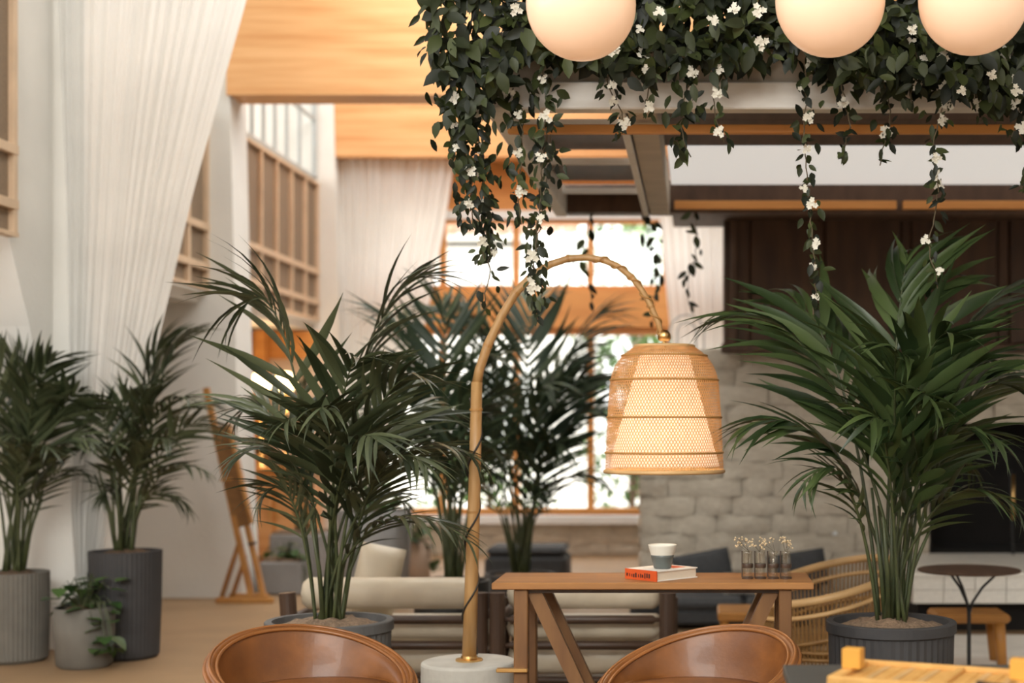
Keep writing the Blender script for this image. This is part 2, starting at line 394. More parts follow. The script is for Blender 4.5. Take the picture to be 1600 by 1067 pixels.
# hood of dark panelling
HD = 10.62; hz0, hz1 = WZ(547, HD), 3.15; hx0 = WX(1131, HD)
hood = MB().box((hx0, HD + .06, hz0 + .01), (5.5, YB + .1, hz1)).build('wall_hood', 'hood_wood'); struct(hood, 'dark stained timber panelling above the chimney')
xs = [hx0, WX(1172, HD), WX(1290, HD), WX(1408, HD), WX(1425, HD), WX(1560, HD), WX(1578, HD), 3.3, 4.2, 5.5]
for i in range(len(xs) - 1):
    MB().bbox((xs[i] + .004, HD + (.03 if i % 2 else .015), hz0 + .05), (xs[i + 1] - .004, HD + .07, hz1), .008).build('panel', 'hood_wood', hood)
MB().bbox((hx0 - .02, HD - .03, hz0 - .02), (5.5, HD + .10, hz0 + .05), .01).build('bottom_rail', 'hood_wood', hood)
MB().bbox((hx0 + .05, HD - .02, hz0 + .05), (hx0 + .10, HD + .05, hz1), .01).build('post', 'dark_board', hood)

# ------------------------------------------------------------------ pergola canopy
PY0, PY1, PZ = 6.0, 9.1, WZ(170, 6.0)
pxl, pxr, pxm = WX(754, 6.0), 3.2, WX(972, 6.53)
pg = thing('pergola', 'white painted timber canopy hung with flowering vines before the chimney', 'pergola', (1.1, 7.5, PZ))
MB().bbox((pxl, PY0, PZ), (pxr, PY0 + .09, PZ + .115), .006).build('front_beam', 'pergola_paint', pg)
MB().bbox((pxl + .02, PY0 + .05, PZ + .115), (pxr, PY0 + .16, PZ + .34), .006).build('upper_beam', 'pergola_tan', pg)
MB().bbox((pxl, PY0 + .09, PZ), (pxl + .075, PY1, PZ + .16), .006).build('side_beam', 'pergola_paint', pg)
MB().bbox((pxm, PY0 + .15, PZ), (pxm + .035, PY1, PZ + .16), .004).build('middle_beam', 'pergola_paint', pg)
MB().bbox((pxm + .045, PY0 + .15, PZ + .01), (pxm + .17, PY1, PZ + .20), .006).build('middle_beam', 'pergola_tan', pg)
MB().bbox((pxl, PY1 - .05, PZ + .02), (pxr, PY1 + .10, PZ + .20), .006).build('back_beam', 'dark_board', pg)
MB().bbox((pxl + .07, PY0 + .26, WZ(208, 6.26)), (pxr, PY0 + .30, WZ(194, 6.26)), .004).build('batten', 'trim_wood', pg)  # orange wood colour stands in for warm strip lighting
xsp = WX(1403, PY1 - .1)
for a, b in ((pxm + .2, xsp - .01), (xsp + .03, pxr)):
    MB().bbox((a, PY1 - .12, WZ(327, PY1 - .1)), (b, PY1 - .08, WZ(314, PY1 - .1)), .004).build('batten', 'trim_wood', pg)  # rear battens, warm light likewise put into the wood colour
for a, b in ((6.16, 6.75), (6.83, 7.74), (7.82, 8.72), (8.80, 9.12)):
    mm_ = MB(); mm_.add([(pxl + .06, a, PZ + .10), (pxm + .02, a, PZ + .10), (pxm + .02, b, PZ + .165), (pxl + .06, b, PZ + .165),
                         (pxl + .06, a, PZ + .125), (pxm + .02, a, PZ + .125), (pxm + .02, b, PZ + .19), (pxl + .06, b, PZ + .19)],
                        [(3, 2, 1, 0), (4, 5, 6, 7), (0, 1, 5, 4), (1, 2, 6, 5), (2, 3, 7, 6), (3, 0, 4, 7)]); mm_.build('roof_board', 'dark_board', pg)
    MB().box((pxl + .06, a - .03, PZ + .095), (pxm + .02, a - .006, PZ + .13)).build('board_edge', 'pergola_paint', pg)  # white strip stands in for the lit gap between boards
for k in range(5):
    y = 6.16 + k * .33
    MB().box((pxm + .16, y, PZ + .20), (pxr, y + .325, PZ + .225)).build('roof_board', 'dark_board', pg)
MB().box((pxm + .16, PY1 - .05, PZ + .2), (pxr, YB, PZ + .225)).build('roof_board', 'dark_board', pg)
for xx in (pxl + .2, 1.0, 2.9): MB().tube([(xx, 6.1, PZ + .3), (xx, 6.1, 6.15)], .012, 8).build('hanger_rod', 'dark_wood', pg)
px_sk0 = pxm + .18
sk = thing('ceiling_white_panel', 'wide white panel set in the canopy ceiling, with added glow', 'light panel', (1.3, 8.4, PZ + .195))
MB().box((px_sk0, 7.84, PZ + .195), (pxr, 9.04, PZ + .205)).build('glow_face', 'white_panel_glow', sk)  # downward-facing white panel, emission added so it reads bright
MB().box((px_sk0, 7.82, PZ + .207), (pxr, 9.06, PZ + .22)).build('back_tray', 'white_metal', sk)

# ------------------------------------------------------------------ outside
sbox('ground', (-20, YE + .3, -.2), (20, 45, -.02), 'paving', 'sunlit paving outside the window')
hs = thing('house', 'white garden house with pale tiled eaves outside the window', 'house', (-4, 23, 0))
MB().box((-12, 23, 0), (WX(925, 23), 26, 4.3)).build('wall', 'house_white', hs)
eav = MB(); eav.box((-12.2, 22.5, 4.38), (WX(925, 22.5), 26, 4.5)); eav.build('eaves', 'house_white', hs)
tl = MB().tube([(0, 0, 0), (0, 2.4, .8)], .14, 8).mesh('roof_tile', 'roof_tile', True)
for i in range(38):
    o = link('roof_tile', tl, hs); o.location = (-12 + i * .27 + 4, 22.4 - 23, 4.55)
for k, (wx, ww) in enumerate(((-5.6, .9), (-3.6, .9))):
    w_ = MB().box((wx, 22.97, .9), (wx + ww, 23.0, 2.3)).build('window', 'grey_metal', hs)
leaf4 = [(0, 0, 0), (.35, .3, .06), (0, 1, 0), (-.35, .3, .06)]
def foliage(name, c, rad, n, size, parent, m='tree_leaf', seed=1):
    rr = random.Random(seed); b = MB()
    for i in range(n):
        d = Vector((rr.gauss(0, 1), rr.gauss(0, 1), rr.gauss(0, 1))).normalized() * (rr.random() ** .4)
        p = Vector((c[0] + d.x * rad[0], c[1] + d.y * rad[1], c[2] + d.z * rad[2])) * 1.0
        p += Vector(noise.noise_vector(p * .9)) * .3
        q = Matrix.Translation(p) @ Matrix.Rotation(rr.uniform(0, 6.3), 4, 'Z') @ Matrix.Rotation(rr.uniform(-1.5, 1.5), 4, 'X') @ Matrix.Scale(size * rr.uniform(.6, 1.3), 4)
        b.add(leaf4, [(0, 1, 2, 3)], q)
    o = b.build(name, m, parent); o['kind'] = 'stuff'; return o
def tree(px, d, zc, rad, n, size, label, seed, trunk=True):
    x = WX(px, d); t = thing('garden_tree' if trunk else 'garden_shrub', label, 'tree' if trunk else 'shrub', (x, d, 0))
    foliage('foliage', (x, d, zc), rad, n, size, t, seed=seed)
    MB().tube([(x, d, -.02), (x + .05, d, zc * .6), (x - .1, d, zc)], [.12 if trunk else .05, .09 if trunk else .04, .03], 8).build('trunk', 'bark', t)
tree(1010, 21, 3.4, (1.2, .9, 1.3), 900, .2, 'green garden tree seen through the right upper panes', 3)
tree(990, 28, 6.0, (1.4, .9, 1.0), 350, .2, 'paler tree crown beyond the garden house roof', 8)
tree(985, 19, 1.3, (.7, .5, 1.2), 700, .14, 'green shrub seen through the lower right pane', 4, False)
tree(760, 19, .7, (1.2, .5, .7), 420, .14, 'low shrub outside behind the backlit palm', 5, False)

# ------------------------------------------------------------------ curtains
def interp(pts, t):
    for (a, b) in zip(pts, pts[1:]):
        if t <= b[0]:
            f = (t - a[0]) / (b[0] - a[0]); return a[1] + (b[1] - a[1]) * f
    return pts[-1][1]
def curtain(d, Lp, Rp, ztop, zbot, npl, amp, label, seed, nu=220, nv=48):
    rr = random.Random(seed); ph = [rr.uniform(0, 6.28) for _ in range(5)]
    def fn(u, v):
        z = ztop + (zbot - ztop) * v; py = VY - (z - CH) * FPX / d
        xl, xr = WX(interp(Lp, py), d), WX(interp(Rp, py), d)
        uu = u + .012 * math.sin(9 * u + ph[0]) * (.5 + v)
        w = math.sin(2 * math.pi * npl * uu + ph[1]) + .5 * math.sin(2 * math.pi * npl * 1.9 * uu + ph[2] + v) + .8 * math.sin(2 * math.pi * npl * .37 * uu + ph[3] + .6 * v)
        return Vector((xl + (xr - xl) * u, d + amp * w * (1 + .4 * v), z))
    o = MB().grid(fn, nu, nv).build('curtain', 'curtain', None, True)
    return tag(o, label, 'curtain', 'sheer white curtains')
c1L = [(-500, 80), (0, 90), (330, 103), (560, 106), (800, 112), (920, 122), (1100, 122)]
c1R = [(-500, 515), (0, 387), (150, 345), (300, 304), (480, 262), (570, 240), (690, 213), (800, 172), (920, 150), (1100, 150)]
cr_ = thing('curtain_rod', 'slim rod carrying the long sheer curtain, above the picture', 'curtain rod', (-3.3, 8.86, 5.2))
MB().tube([(-3.96, 8.86, 5.2), (-1.8, 8.86, 5.2)], .014, 10).build('rod', 'dark_wood', cr_)
for xx in (-3.9, -1.85): MB().tube([(xx, 8.86, 5.2), (xx, 8.86, 6.15)], .008, 8).build('hanger', 'dark_wood', cr_)
curtain(8.86, c1L, c1R, 5.19, .02, 17, .012, 'long sheer white curtain gathered to a tail behind the left palms', 1)
c2L = [(0, 531), (245, 532), (420, 536), (560, 538), (900, 540)]
c2R = [(0, 720), (245, 711), (340, 697), (490, 668), (640, 628), (700, 600), (900, 580)]
curtain(15.12, c2L, c2R, WZ(245, 15.12), .02, 14, .012, 'sheer white curtain under the far beam left of the end window', 2)
c3L = [(0, 1012), (340, 1030), (450, 1041), (560, 1052), (700, 1085), (900, 1100)]
c3R = [(0, 1165), (340, 1155), (900, 1150)]
curtain(15.12, c3L, c3R, WZ(250, 15.12), .02, 10, .012, 'sheer white curtain beside the dark hood right of the end window', 3, 120)

# ------------------------------------------------------------------ globe pendants
for px, py, lab in ((908, 8, 'opal globe pendant, leftmost of three, hanging alone before the vines'), (1297, 2, 'opal globe pendant, middle of three along the top edge'),
                    (1521, -1, 'opal globe pendant nearest the right edge of the picture')):
    d = 4.94; p = W(px, py, d); r = .19
    t = thing('globe_pendant', lab, 'pendant lamp', (p.x, p.y, p.z - r), 0, 'opal globe pendants')
    pr = [(r * math.sin(a) + .0005, -r * math.cos(a)) for a in [math.pi * k / 28 for k in range(29)]]
    MB().lathe(pr, 48, p).build('globe', 'globe', t, True)
    MB().lathe([(.05, r - .01), (.05, r + .05), (.012, r + .07)], 20, p).build('cap', 'brass', t, True)
    MB().tube([p + Vector((0, 0, r + .06)), Vector((p.x, p.y, 6.15))], .006, 8).build('cord', 'cord', t)

# ------------------------------------------------------------------ arc floor lamp
LD = 6.12
lb = W(733, 1032, LD)
lamp = thing('arc_floor_lamp', 'tall bamboo arc floor lamp with woven bell shade over the wooden table', 'floor lamp', (lb.x, LD, 0))
zt = lb.z; rb = .205
MB().lathe([(rb - .006, 0), (rb, .006), (rb, zt - .012), (rb - .004, zt - .004), (rb - .014, zt)], 56, (lb.x, LD, 0)).build('drum_base', 'stone', lamp, False)
MB().lathe([(.058, zt), (.058, zt + .008), (.036, zt + .012), (.034, zt + .022)], 32, (lb.x, LD, 0)).build('base_plate', 'brass', lamp)
MB().tube([W(733, 1027, LD), W(737, 900, LD), W(742, 740, LD), W(745, 597, LD)], [.031, .029, .026, .024], 14).build('pole', 'bamboo', lamp, True)
arc_px = [(745, 600), (749, 578), (762, 540), (783, 495), (806, 457), (832, 430), (860, 413), (888, 404), (916, 402), (942, 406), (966, 416), (987, 433), (1004, 455), (1018, 480), (1029, 506), (1036, 532)]
arc = [W(x, y, LD) for x, y in arc_px]
arm = MB().tube(arc, [.0215, .020, .0195, .0185, .0175, .017, .016, .015, .0145, .014, .0135, .013, .0125, .012, .012, .012], 12).build('arc_arm', 'bamboo', lamp, True)
for i in (0, 2, 4, 5, 7, 9, 11, 13):
    t = (arc[i + 1] - arc[max(0, i - 1)]).normalized(); rr_ = .0215 - .0007 * i
    MB().tube([arc[i] - t * .006, arc[i] + t * .006], rr_ + .001, 12).build('bamboo_node', 'bamboo_node', arm)
for (x, y) in ((744, 640), (740, 800)):
    p = W(x, y, LD); MB().tube([p - Vector((0, 0, .005)), p + Vector((0, 0, .005))], .028, 14).build('bamboo_node', 'bamboo_node', lamp)
cp = []
for k in range(60):                                 # flex wound round the pole
    f = k / 59; y = 1022 - f * 400; x = 733 + f * 11; a = f * 22 * (1 if f < 1 else 1); p = W(x, y, LD); rr_ = .034 - .007 * f
    cp.append(p + Vector((math.cos(a) * rr_, math.sin(a) * rr_, 0)))
MB().tube(cp, .0045, 6).build('flex', 'cord', lamp, True)
cp = []
for k in range(90):                                 # twined twig along the falling half of the arc
    f = k / 89 * (len(arc) - 9) + 8; i = min(int(f), len(arc) - 2); g = f - i; p = arc[i].lerp(arc[i + 1], g); t = (arc[i + 1] - arc[i]).normalized(); u = t.cross(Vector((0, 1, 0))).normalized(); a = k * .42
    cp.append(p + (u * math.cos(a) + Vector((0, 1, 0)) * math.sin(a)) * .016)
MB().tube(cp, .0042, 6).build('twig', 'bamboo_node', lamp, True)
sc_ = W(1038, 600, LD); sx = sc_.x; s2 = LD / FPX
MB().lathe([(.018, WZ(533, LD)), (.028, WZ(530, LD)), (.028, WZ(522, LD)), (.016, WZ(516, LD))], 16, (sx, LD, 0)).build('collar', 'brass', lamp, True)
MB().tube([(sx, LD, WZ(545, LD)), (sx, LD, WZ(528, LD))], .008, 8).build('stem', 'brass', lamp)
prof = [(46, 541), (55, 547), (66, 556), (76, 570), (82, 585), (85, 600), (88, 640), (90, 680), (91.5, 715), (92.5, 736)]
prof = [(r * s2, WZ(y, LD)) for r, y in prof]
def prad(z):
    for (r0, z0), (r1, z1) in zip(prof, prof[1:]):
        if z1 <= z <= z0: f = (z0 - z) / (z0 - z1); return r0 + (r1 - r0) * f
    return prof[-1][0] if z < prof[-1][1] else prof[0][0]
wv = MB(); NS = 112; zs = [prof[0][1] + (prof[-1][1] - prof[0][1]) * k / 26 for k in range(27)]
for sgn in (1, -1):
    for k in range(NS):
        a0 = 2 * math.pi * k / NS; V = []
        for j, z in enumerate(zs):
            a = a0 + sgn * j / 26 * 1.25; r = prad(z) + (.0012 if sgn > 0 else -.0012); w = .0024 / max(r, .05)
            V += [(sx + r * math.cos(a - w), LD + r * math.sin(a - w), z), (sx + r * math.cos(a + w), LD + r * math.sin(a + w), z)]
        wv.add(V, [(2 * j, 2 * j + 1, 2 * j + 3, 2 * j + 2) for j in range(26)])
shade = wv.build('woven_shade', 'shade_cane', lamp)
def circ(r, z, n=64): return [(sx + r * math.cos(2 * math.pi * k / n), LD + r * math.sin(2 * math.pi * k / n), z) for k in range(n)]
for y, rr_ in ((556, .0045), (594, .0045), (652, .0045), (707, .0045)):
    z = WZ(y, LD); MB().ring(circ(prad(z) + .002, z), rr_).build('band', 'shade_band', shade, True)
MB().ring(circ(prof[0][0], prof[0][1]), .007).build('top_rim', 'rattan_pale', shade, True)
MB().ring(circ(prof[-1][0], prof[-1][1]), .009).build('bottom_rim', 'rattan_pale', shade, True)
MB().lathe([(38 * s2, WZ(552, LD)), (86 * s2, WZ(728, LD))], 48, (sx, LD, 0), cap=False).build('linen_shade', 'shade_linen', lamp, True)
MB().lathe([(.001, -.035), (.025, -.028), (.035, 0), (.025, .028), (.012, .05)], 16, (sx, LD, WZ(640, LD))).build('bulb', 'lamp_glow', lamp, True)
light('lamp_bulb', 'POINT', (sx, LD, WZ(690, LD)), (0, 0, 0), 2.4, (1, .78, .54), .05)

# ------------------------------------------------------------------ wooden console table and the things on it
TZ = .77; TF, TB = 5.70, 6.10
tx0, tx1 = WX(768, TF), WX(1272, TF)
tb = thing('console_table', 'narrow wooden table with diagonal braces behind the tan chairs', 'table', ((tx0 + tx1) / 2, 5.86, 0))
MB().bbox((tx0, TF, TZ - .028), (tx1, TB, TZ), .004).build('tabletop', 'table_wood', tb)
MB().box((tx0 + .09, TF + .04, TZ - .045), (tx1 - .09, TB - .04, TZ - .028)).build('apron', 'dark_wood', tb)
for xa, xb in ((WX(803, TF + .03), WX(825, TF + .03)), (WX(1217, TF + .03), WX(1237, TF + .03))):
    for ya in (TF + .02, TB - .08):
        MB().bbox((xa, ya, 0), (xb, ya + .06, TZ - .028), .004).build('leg', 'leg_wood', tb)
def bar(a, b, w, t, name, m, parent):
    a, b = Vector(a), Vector(b); d = (b - a).normalized(); u = Vector((0, 1, 0)); s_ = d.cross(u).normalized(); mb = MB(); V = []
    for p in (a, b):
        for (i, j) in ((-1, -1), (1, -1), (1, 1), (-1, 1)): V.append(p + s_ * (i * w / 2) + u * (j * t / 2))
    mb.add(V, [(3, 2, 1, 0), (4, 5, 6, 7), (0, 1, 5, 4), (1, 2, 6, 5), (2, 3, 7, 6), (3, 0, 4, 7)]); return mb.build(name, m, parent)
bm_ = (tx0 + tx1) / 2
for yb_ in (TF + .07, TB - .07):
    bar((WX(832, TF), yb_, TZ - .04), (WX(955, TF), yb_, .05), .055, .04, 'brace', 'leg_wood', tb)
    bar((WX(1207, TF), yb_, TZ - .04), (WX(1084, TF), yb_, .05), .055, .04, 'brace', 'leg_wood', tb)
MB().bbox((WX(855, TF), TF + .10, .03), (WX(1185, TF), TB - .10, .07), .004).build('stretcher', 'leg_wood', tb)
pz = WZ(1048, TF); MB().bbox((WX(775, TF), TF + .0, pz - .008), (WX(824, TF), TF + .03, pz + .008), .003).build('peg', 'brass', tb)
# book
bk = thing('book', 'thick book with red spine lying on the wooden table', 'book', (WX(1034, 5.89), 5.89, TZ), R(46))
bw, bl, bt = .185, .235, .042
BKM = Matrix.Identity(4)
MB().box((-bl / 2 + .004, -bw / 2 + .006, .004), (bl / 2 - .004, bw / 2 - .006, bt - .004)).build('pages', 'paper', bk, local=True)
MB().box((-bl / 2, -bw / 2, bt - .004), (bl / 2, bw / 2, bt)).build('cover', 'book_white', bk, local=True)
MB().box((-bl / 2, -bw / 2, 0), (bl / 2, bw / 2, .004)).build('cover', 'book_white', bk, local=True)
sp = MB().box((-bl / 2 - .004, -bw / 2, 0), (-bl / 2 + .002, bw / 2, bt)).build('spine', 'book_red', bk, local=True)
lt = MB(); rr = random.Random(5)
for k in range(11): y = -.055 + k * .013; lt.box((-bl / 2 - .0048, y, .008 + rr.uniform(0, .004)), (-bl / 2 - .004, y + rr.uniform(.004, .009), .022 + rr.uniform(0, .008)))
lt.build('lettering', 'ink', sp, local=True)
MB().box((.02, -.05, bt), (.09, .03, bt + .0006)).build('cover_print', 'book_red', bk, local=True)
# cup
cpos = W(1035, 888, 5.86); cpz = TZ + bt
cu = thing('candle_cup', 'tapered dark glass cup with pale frosted top standing on the book', 'cup', (cpos.x, 5.86, cpz))
MB().lathe([(.033, 0), (.036, .004), (.0465, .048), (.0475, .058)], 32, (cpos.x, 5.86, cpz)).build('body', 'cup_glass', cu, True)
MB().lathe([(.0472, .056), (.058, .092), (.059, .098), (.055, .098), (.046, .07)], 32, (cpos.x, 5.86, cpz), cap=False).build('rim', 'candle_wax', cu, True)
MB().lathe([(.001, .078), (.048, .078)], 24, (cpos.x, 5.86, cpz), cap=False).build('wax', 'candle_wax', cu)
# bud vases
vd = 5.86
for i, px in enumerate((1168, 1188, 1208, 1228)):
    x = WX(px, vd); vz = TZ
    v = thing('bud_vase', ['slim glass bud vase leftmost of four on the wooden table, dried sprigs leaning left', 'slim glass bud vase second from left of four on the table', 'slim glass bud vase third from left of four on the table', 'slim glass bud vase rightmost of four on the wooden table'][i], 'vase', (x, vd, vz), 0, 'bud vases on the table')
    MB().lathe([(.019, .002), (.021, .012), (.021, .075), (.019, .105), (.021, .112), (.019, .112), (.016, .10), (.017, .02), (.001, .012)], 20, (x, vd, vz), cap=False).build('tube', 'vase_glass', v, True)
    MB().lathe([(.024, 0), (.024, .006), (.021, .008)], 20, (x, vd, vz)).build('foot', 'dark_wood', v)
    MB().tube([(x - .0225, vd, vz + .006), (x - .0225, vd, vz + .114)], .0025, 6).build('wire_frame', 'dark_wood', v)
    MB().lathe([(.0225, .045), (.0235, .05), (.0235, .058), (.0225, .062)], 20, (x, vd, vz), cap=False).build('collar', 'dark_wood', v)
    rr = random.Random(i + 3); st = MB(); fl = MB()
    for k in range((6, 5, 3, 6)[i]):
        tip = Vector((x + rr.uniform(-.07, .025) * (1 if i == 0 else .55) + (.0 if i < 3 else .01), vd + rr.uniform(-.03, .03), vz + rr.uniform(.13, .175)))
        st.tube([(x, vd, vz + .03), (x + rr.uniform(-.008, .008), vd, vz + .11), tip], .0009, 4)
        for q in range(4):
            c = tip + Vector((rr.uniform(-.011, .011), rr.uniform(-.01, .01), rr.uniform(-.016, .008)))
            fl.lathe([(.0005, -.004), (.0042, 0), (.0005, .004)], 6, c)
    st.build('stem', 'vine_stem', v); o = fl.build('dried_flowers', 'dried', v); o['kind'] = 'stuff'

# ------------------------------------------------------------------ tan leather tub chairs
def tub_chair(loc, rz, label):
    t = thing('tub_chair', label, 'chair', loc, rz, 'tan leather tub chairs')     # faces -Y in its own frame, back towards +Y
    A, B, SP = .345, .345, R(152); NU = 72
    def hr(th):
        c = .5 + .5 * math.cos(th / SP * math.pi); return .43 + .20 * c ** .85
    def P(th, r, z): return Vector((A * r * math.sin(th), B * r * math.cos(th), z))
    prof = []                                        # (radius factor, z as a fraction from seat to rim or absolute)
    def ringpts(th):
        h = hr(th); k = [(.70, .16), (.90, .24), (1.0, .40), (1.06, h - .045), (1.075, h - .02), (1.065, h - .004), (1.03, h), (.985, h - .006), (.955, h - .03), (.915, h - .10 - .02), (.86, .44), (.80, .38)]
        return [P(th, r, z) for r, z in k]
    V = []; F = []; n = 12
    for i in range(NU + 1): V += ringpts(-SP + 2 * SP * i / NU)
    for i in range(NU):
        for j in range(n - 1): F.append((i * n + j, (i + 1) * n + j, (i + 1) * n + j + 1, i * n + j + 1))
    F += [tuple(range(n)), tuple(range(NU * n, NU * n + n))[::-1]]
    MB().add(V, F).build('shell', 'leather_tan', t, True, True)
    ths = [-SP + 2 * SP * i / NU for i in range(NU + 1)]
    MB().tube([P(th, 1.083, hr(th) - .022) for th in ths], .0075, 8).build('piping', 'leather_rim', t, True, True)
    MB().tube([P(th, .962, hr(th) - .014) for th in ths], .007, 8).build('piping', 'leather_rim', t, True, True)
    MB().tube([P(th, 1.035, hr(th) - .002) for th in ths], .006, 8).build('rim_roll', 'leather_rim', t, True, True)
    m = MB()
    prof = [(.001, .30), (.84, .30), (.88, .33), (.88, .40), (.84, .435), (.5, .45), (.001, .452)]
    V = []; F = []; K = 40
    for r, z in prof: V += [P(2 * math.pi * k / K, r, z) + Vector((0, -.02, 0)) for k in range(K)]
    for i in range(len(prof) - 1): F += [(i * K + k, i * K + (k + 1) % K, (i + 1) * K + (k + 1) % K, (i + 1) * K + k) for k in range(K)]
    m.add(V, F).build('seat_cushion', 'leather_tan', t, True, True)
    for sx_ in (-1, 1):
        for sy_ in (-1, 1): MB().tube([(sx_ * .2, sy_ * .19, .20), (sx_ * .25, sy_ * .24, 0)], [.022, .014], 10).build('leg', 'dark_wood', t, True, True)
    return t
tub_chair((WX(488, 5.2), 5.2, 0), R(38), 'tan leather tub chair in front of the left palm pot')
tub_chair((WX(1090, 5.2), 5.2, 0), R(-38), 'tan leather tub chair beside the black table corner')

# ------------------------------------------------------------------ low cream leather lounge chairs, seen from behind
def lounge(x0, x1, y, label, tilt):
    t = thing('lounge_chair', label, 'armchair', ((x0 + x1) / 2, y, 0), 0, 'low cream leather lounge chairs')
    def roll(za, zb, th, yc, seed, xa=x0 + .03, xb=x1 - .03, tuft=True):
        rr = random.Random(seed); zc = (za + zb) / 2; h = (zb - za) / 2
        def fn(u, v):
            a = 2 * math.pi * v; x = xa + (xb - xa) * u; e = min(u, 1 - u) * (xb - xa); k = min(1, math.sqrt(max(0, 1 - max(0, (.06 - e) / .06) ** 2)) + .02)
            b = 1
            if tuft:
                for uc in (.5,):
                    b -= .22 * math.exp(-((u - uc) / .07) ** 2)
                b += .06 * math.sin(u * 17 + seed) * math.sin(a * 2)
            return Vector((x, yc + th * k * b * math.cos(a), zc + h * k * math.copysign(abs(math.sin(a)) ** .75, math.sin(a))))
        return MB().grid(fn, 48, 20)
    roll(.455, .618, .085, y + .14, 1).build('back_roll', 'leather_cream', t, True)
    roll(.305, .425, .06, y + .12, 2).build('back_roll', 'leather_cream', t, True)
    roll(.12, .275, .07, y + .14, 3).build('back_roll', 'leather_cream', t, True)
    roll(.16, .36, .36, y + .58, 4, tuft=False).build('seat_cushion', 'leather_cream', t, True)
    for sx_, xx in ((-1, x0), (1, x1)):
        lean = tilt if sx_ < 0 else 0
        MB().tube([(xx + lean, y, 0), (xx, y, .555)], .042, 16).build('post', 'dark_wood', t, False)
        MB().tube([(xx - lean * .3, y + .85, 0), (xx - lean * .3, y + .85, .43)], .04, 16).build('post', 'dark_wood', t, False)
        MB().tube([(xx, y, .41), (xx - lean * .3, y + .85, .41)], .022, 10).build('arm_rail', 'dark_wood', t, True)
    for zz in (.418, .288):
        MB().tube([(x0, y, zz), (x0 + .06, y, zz), (x0 + .075, y, zz), (x1 - .075, y, zz), (x1 - .06, y, zz), (x1, y, zz)], [.012, .012, .023, .023, .012, .012], 12).build('back_rail', 'dark_wood', t, True)
    for ya in (y, y + .85): MB().tube([(x0, ya, .11), (x1, ya, .11)], .02, 10).build('seat_rail', 'dark_wood', t, True)
    return t
LY = 7.2
lounge(WX(449, LY), WX(750, LY), LY, 'low cream leather lounge chair behind the left potted palm', .035)
lounge(WX(777, LY), WX(1043, LY), LY, 'low cream leather lounge chair behind the wooden table', 0)
def pillow(name, c, w, h, th, m, label, rot=(0, 0, 0), cat='cushion'):
    def fn(u, v):
        a, b = 2 * u - 1, 2 * v - 1; return Vector((a * w / 2 * (1 - .10 * (1 - abs(a)) * abs(b) ** 2), 0, b * h / 2 * (1 - .08 * (1 - abs(b)) * abs(a) ** 2)))
    def T(u, v): a, b = abs(2 * u - 1), abs(2 * v - 1); return th / 2 * (max(0, 1 - a ** 3) * max(0, 1 - b ** 3)) ** .6
    m_ = MB(); m_.grid(lambda u, v: fn(u, v) - Vector((0, T(u, v), 0)), 14, 14); m_.grid(lambda u, v: fn(1 - u, v) + Vector((0, T(1 - u, v), 0)), 14, 14)
    o = m_.build(name, m, None, True); o.location = c; o.rotation_euler = rot; return tag(o, label, cat)
pillow('cushion', (WX(588, 7.62), 7.62, .56), .24, .40, .15, 'leather_cream', 'crumpled cream leather cushion peeking above the left lounge chair', (R(-8), R(12), R(8)))

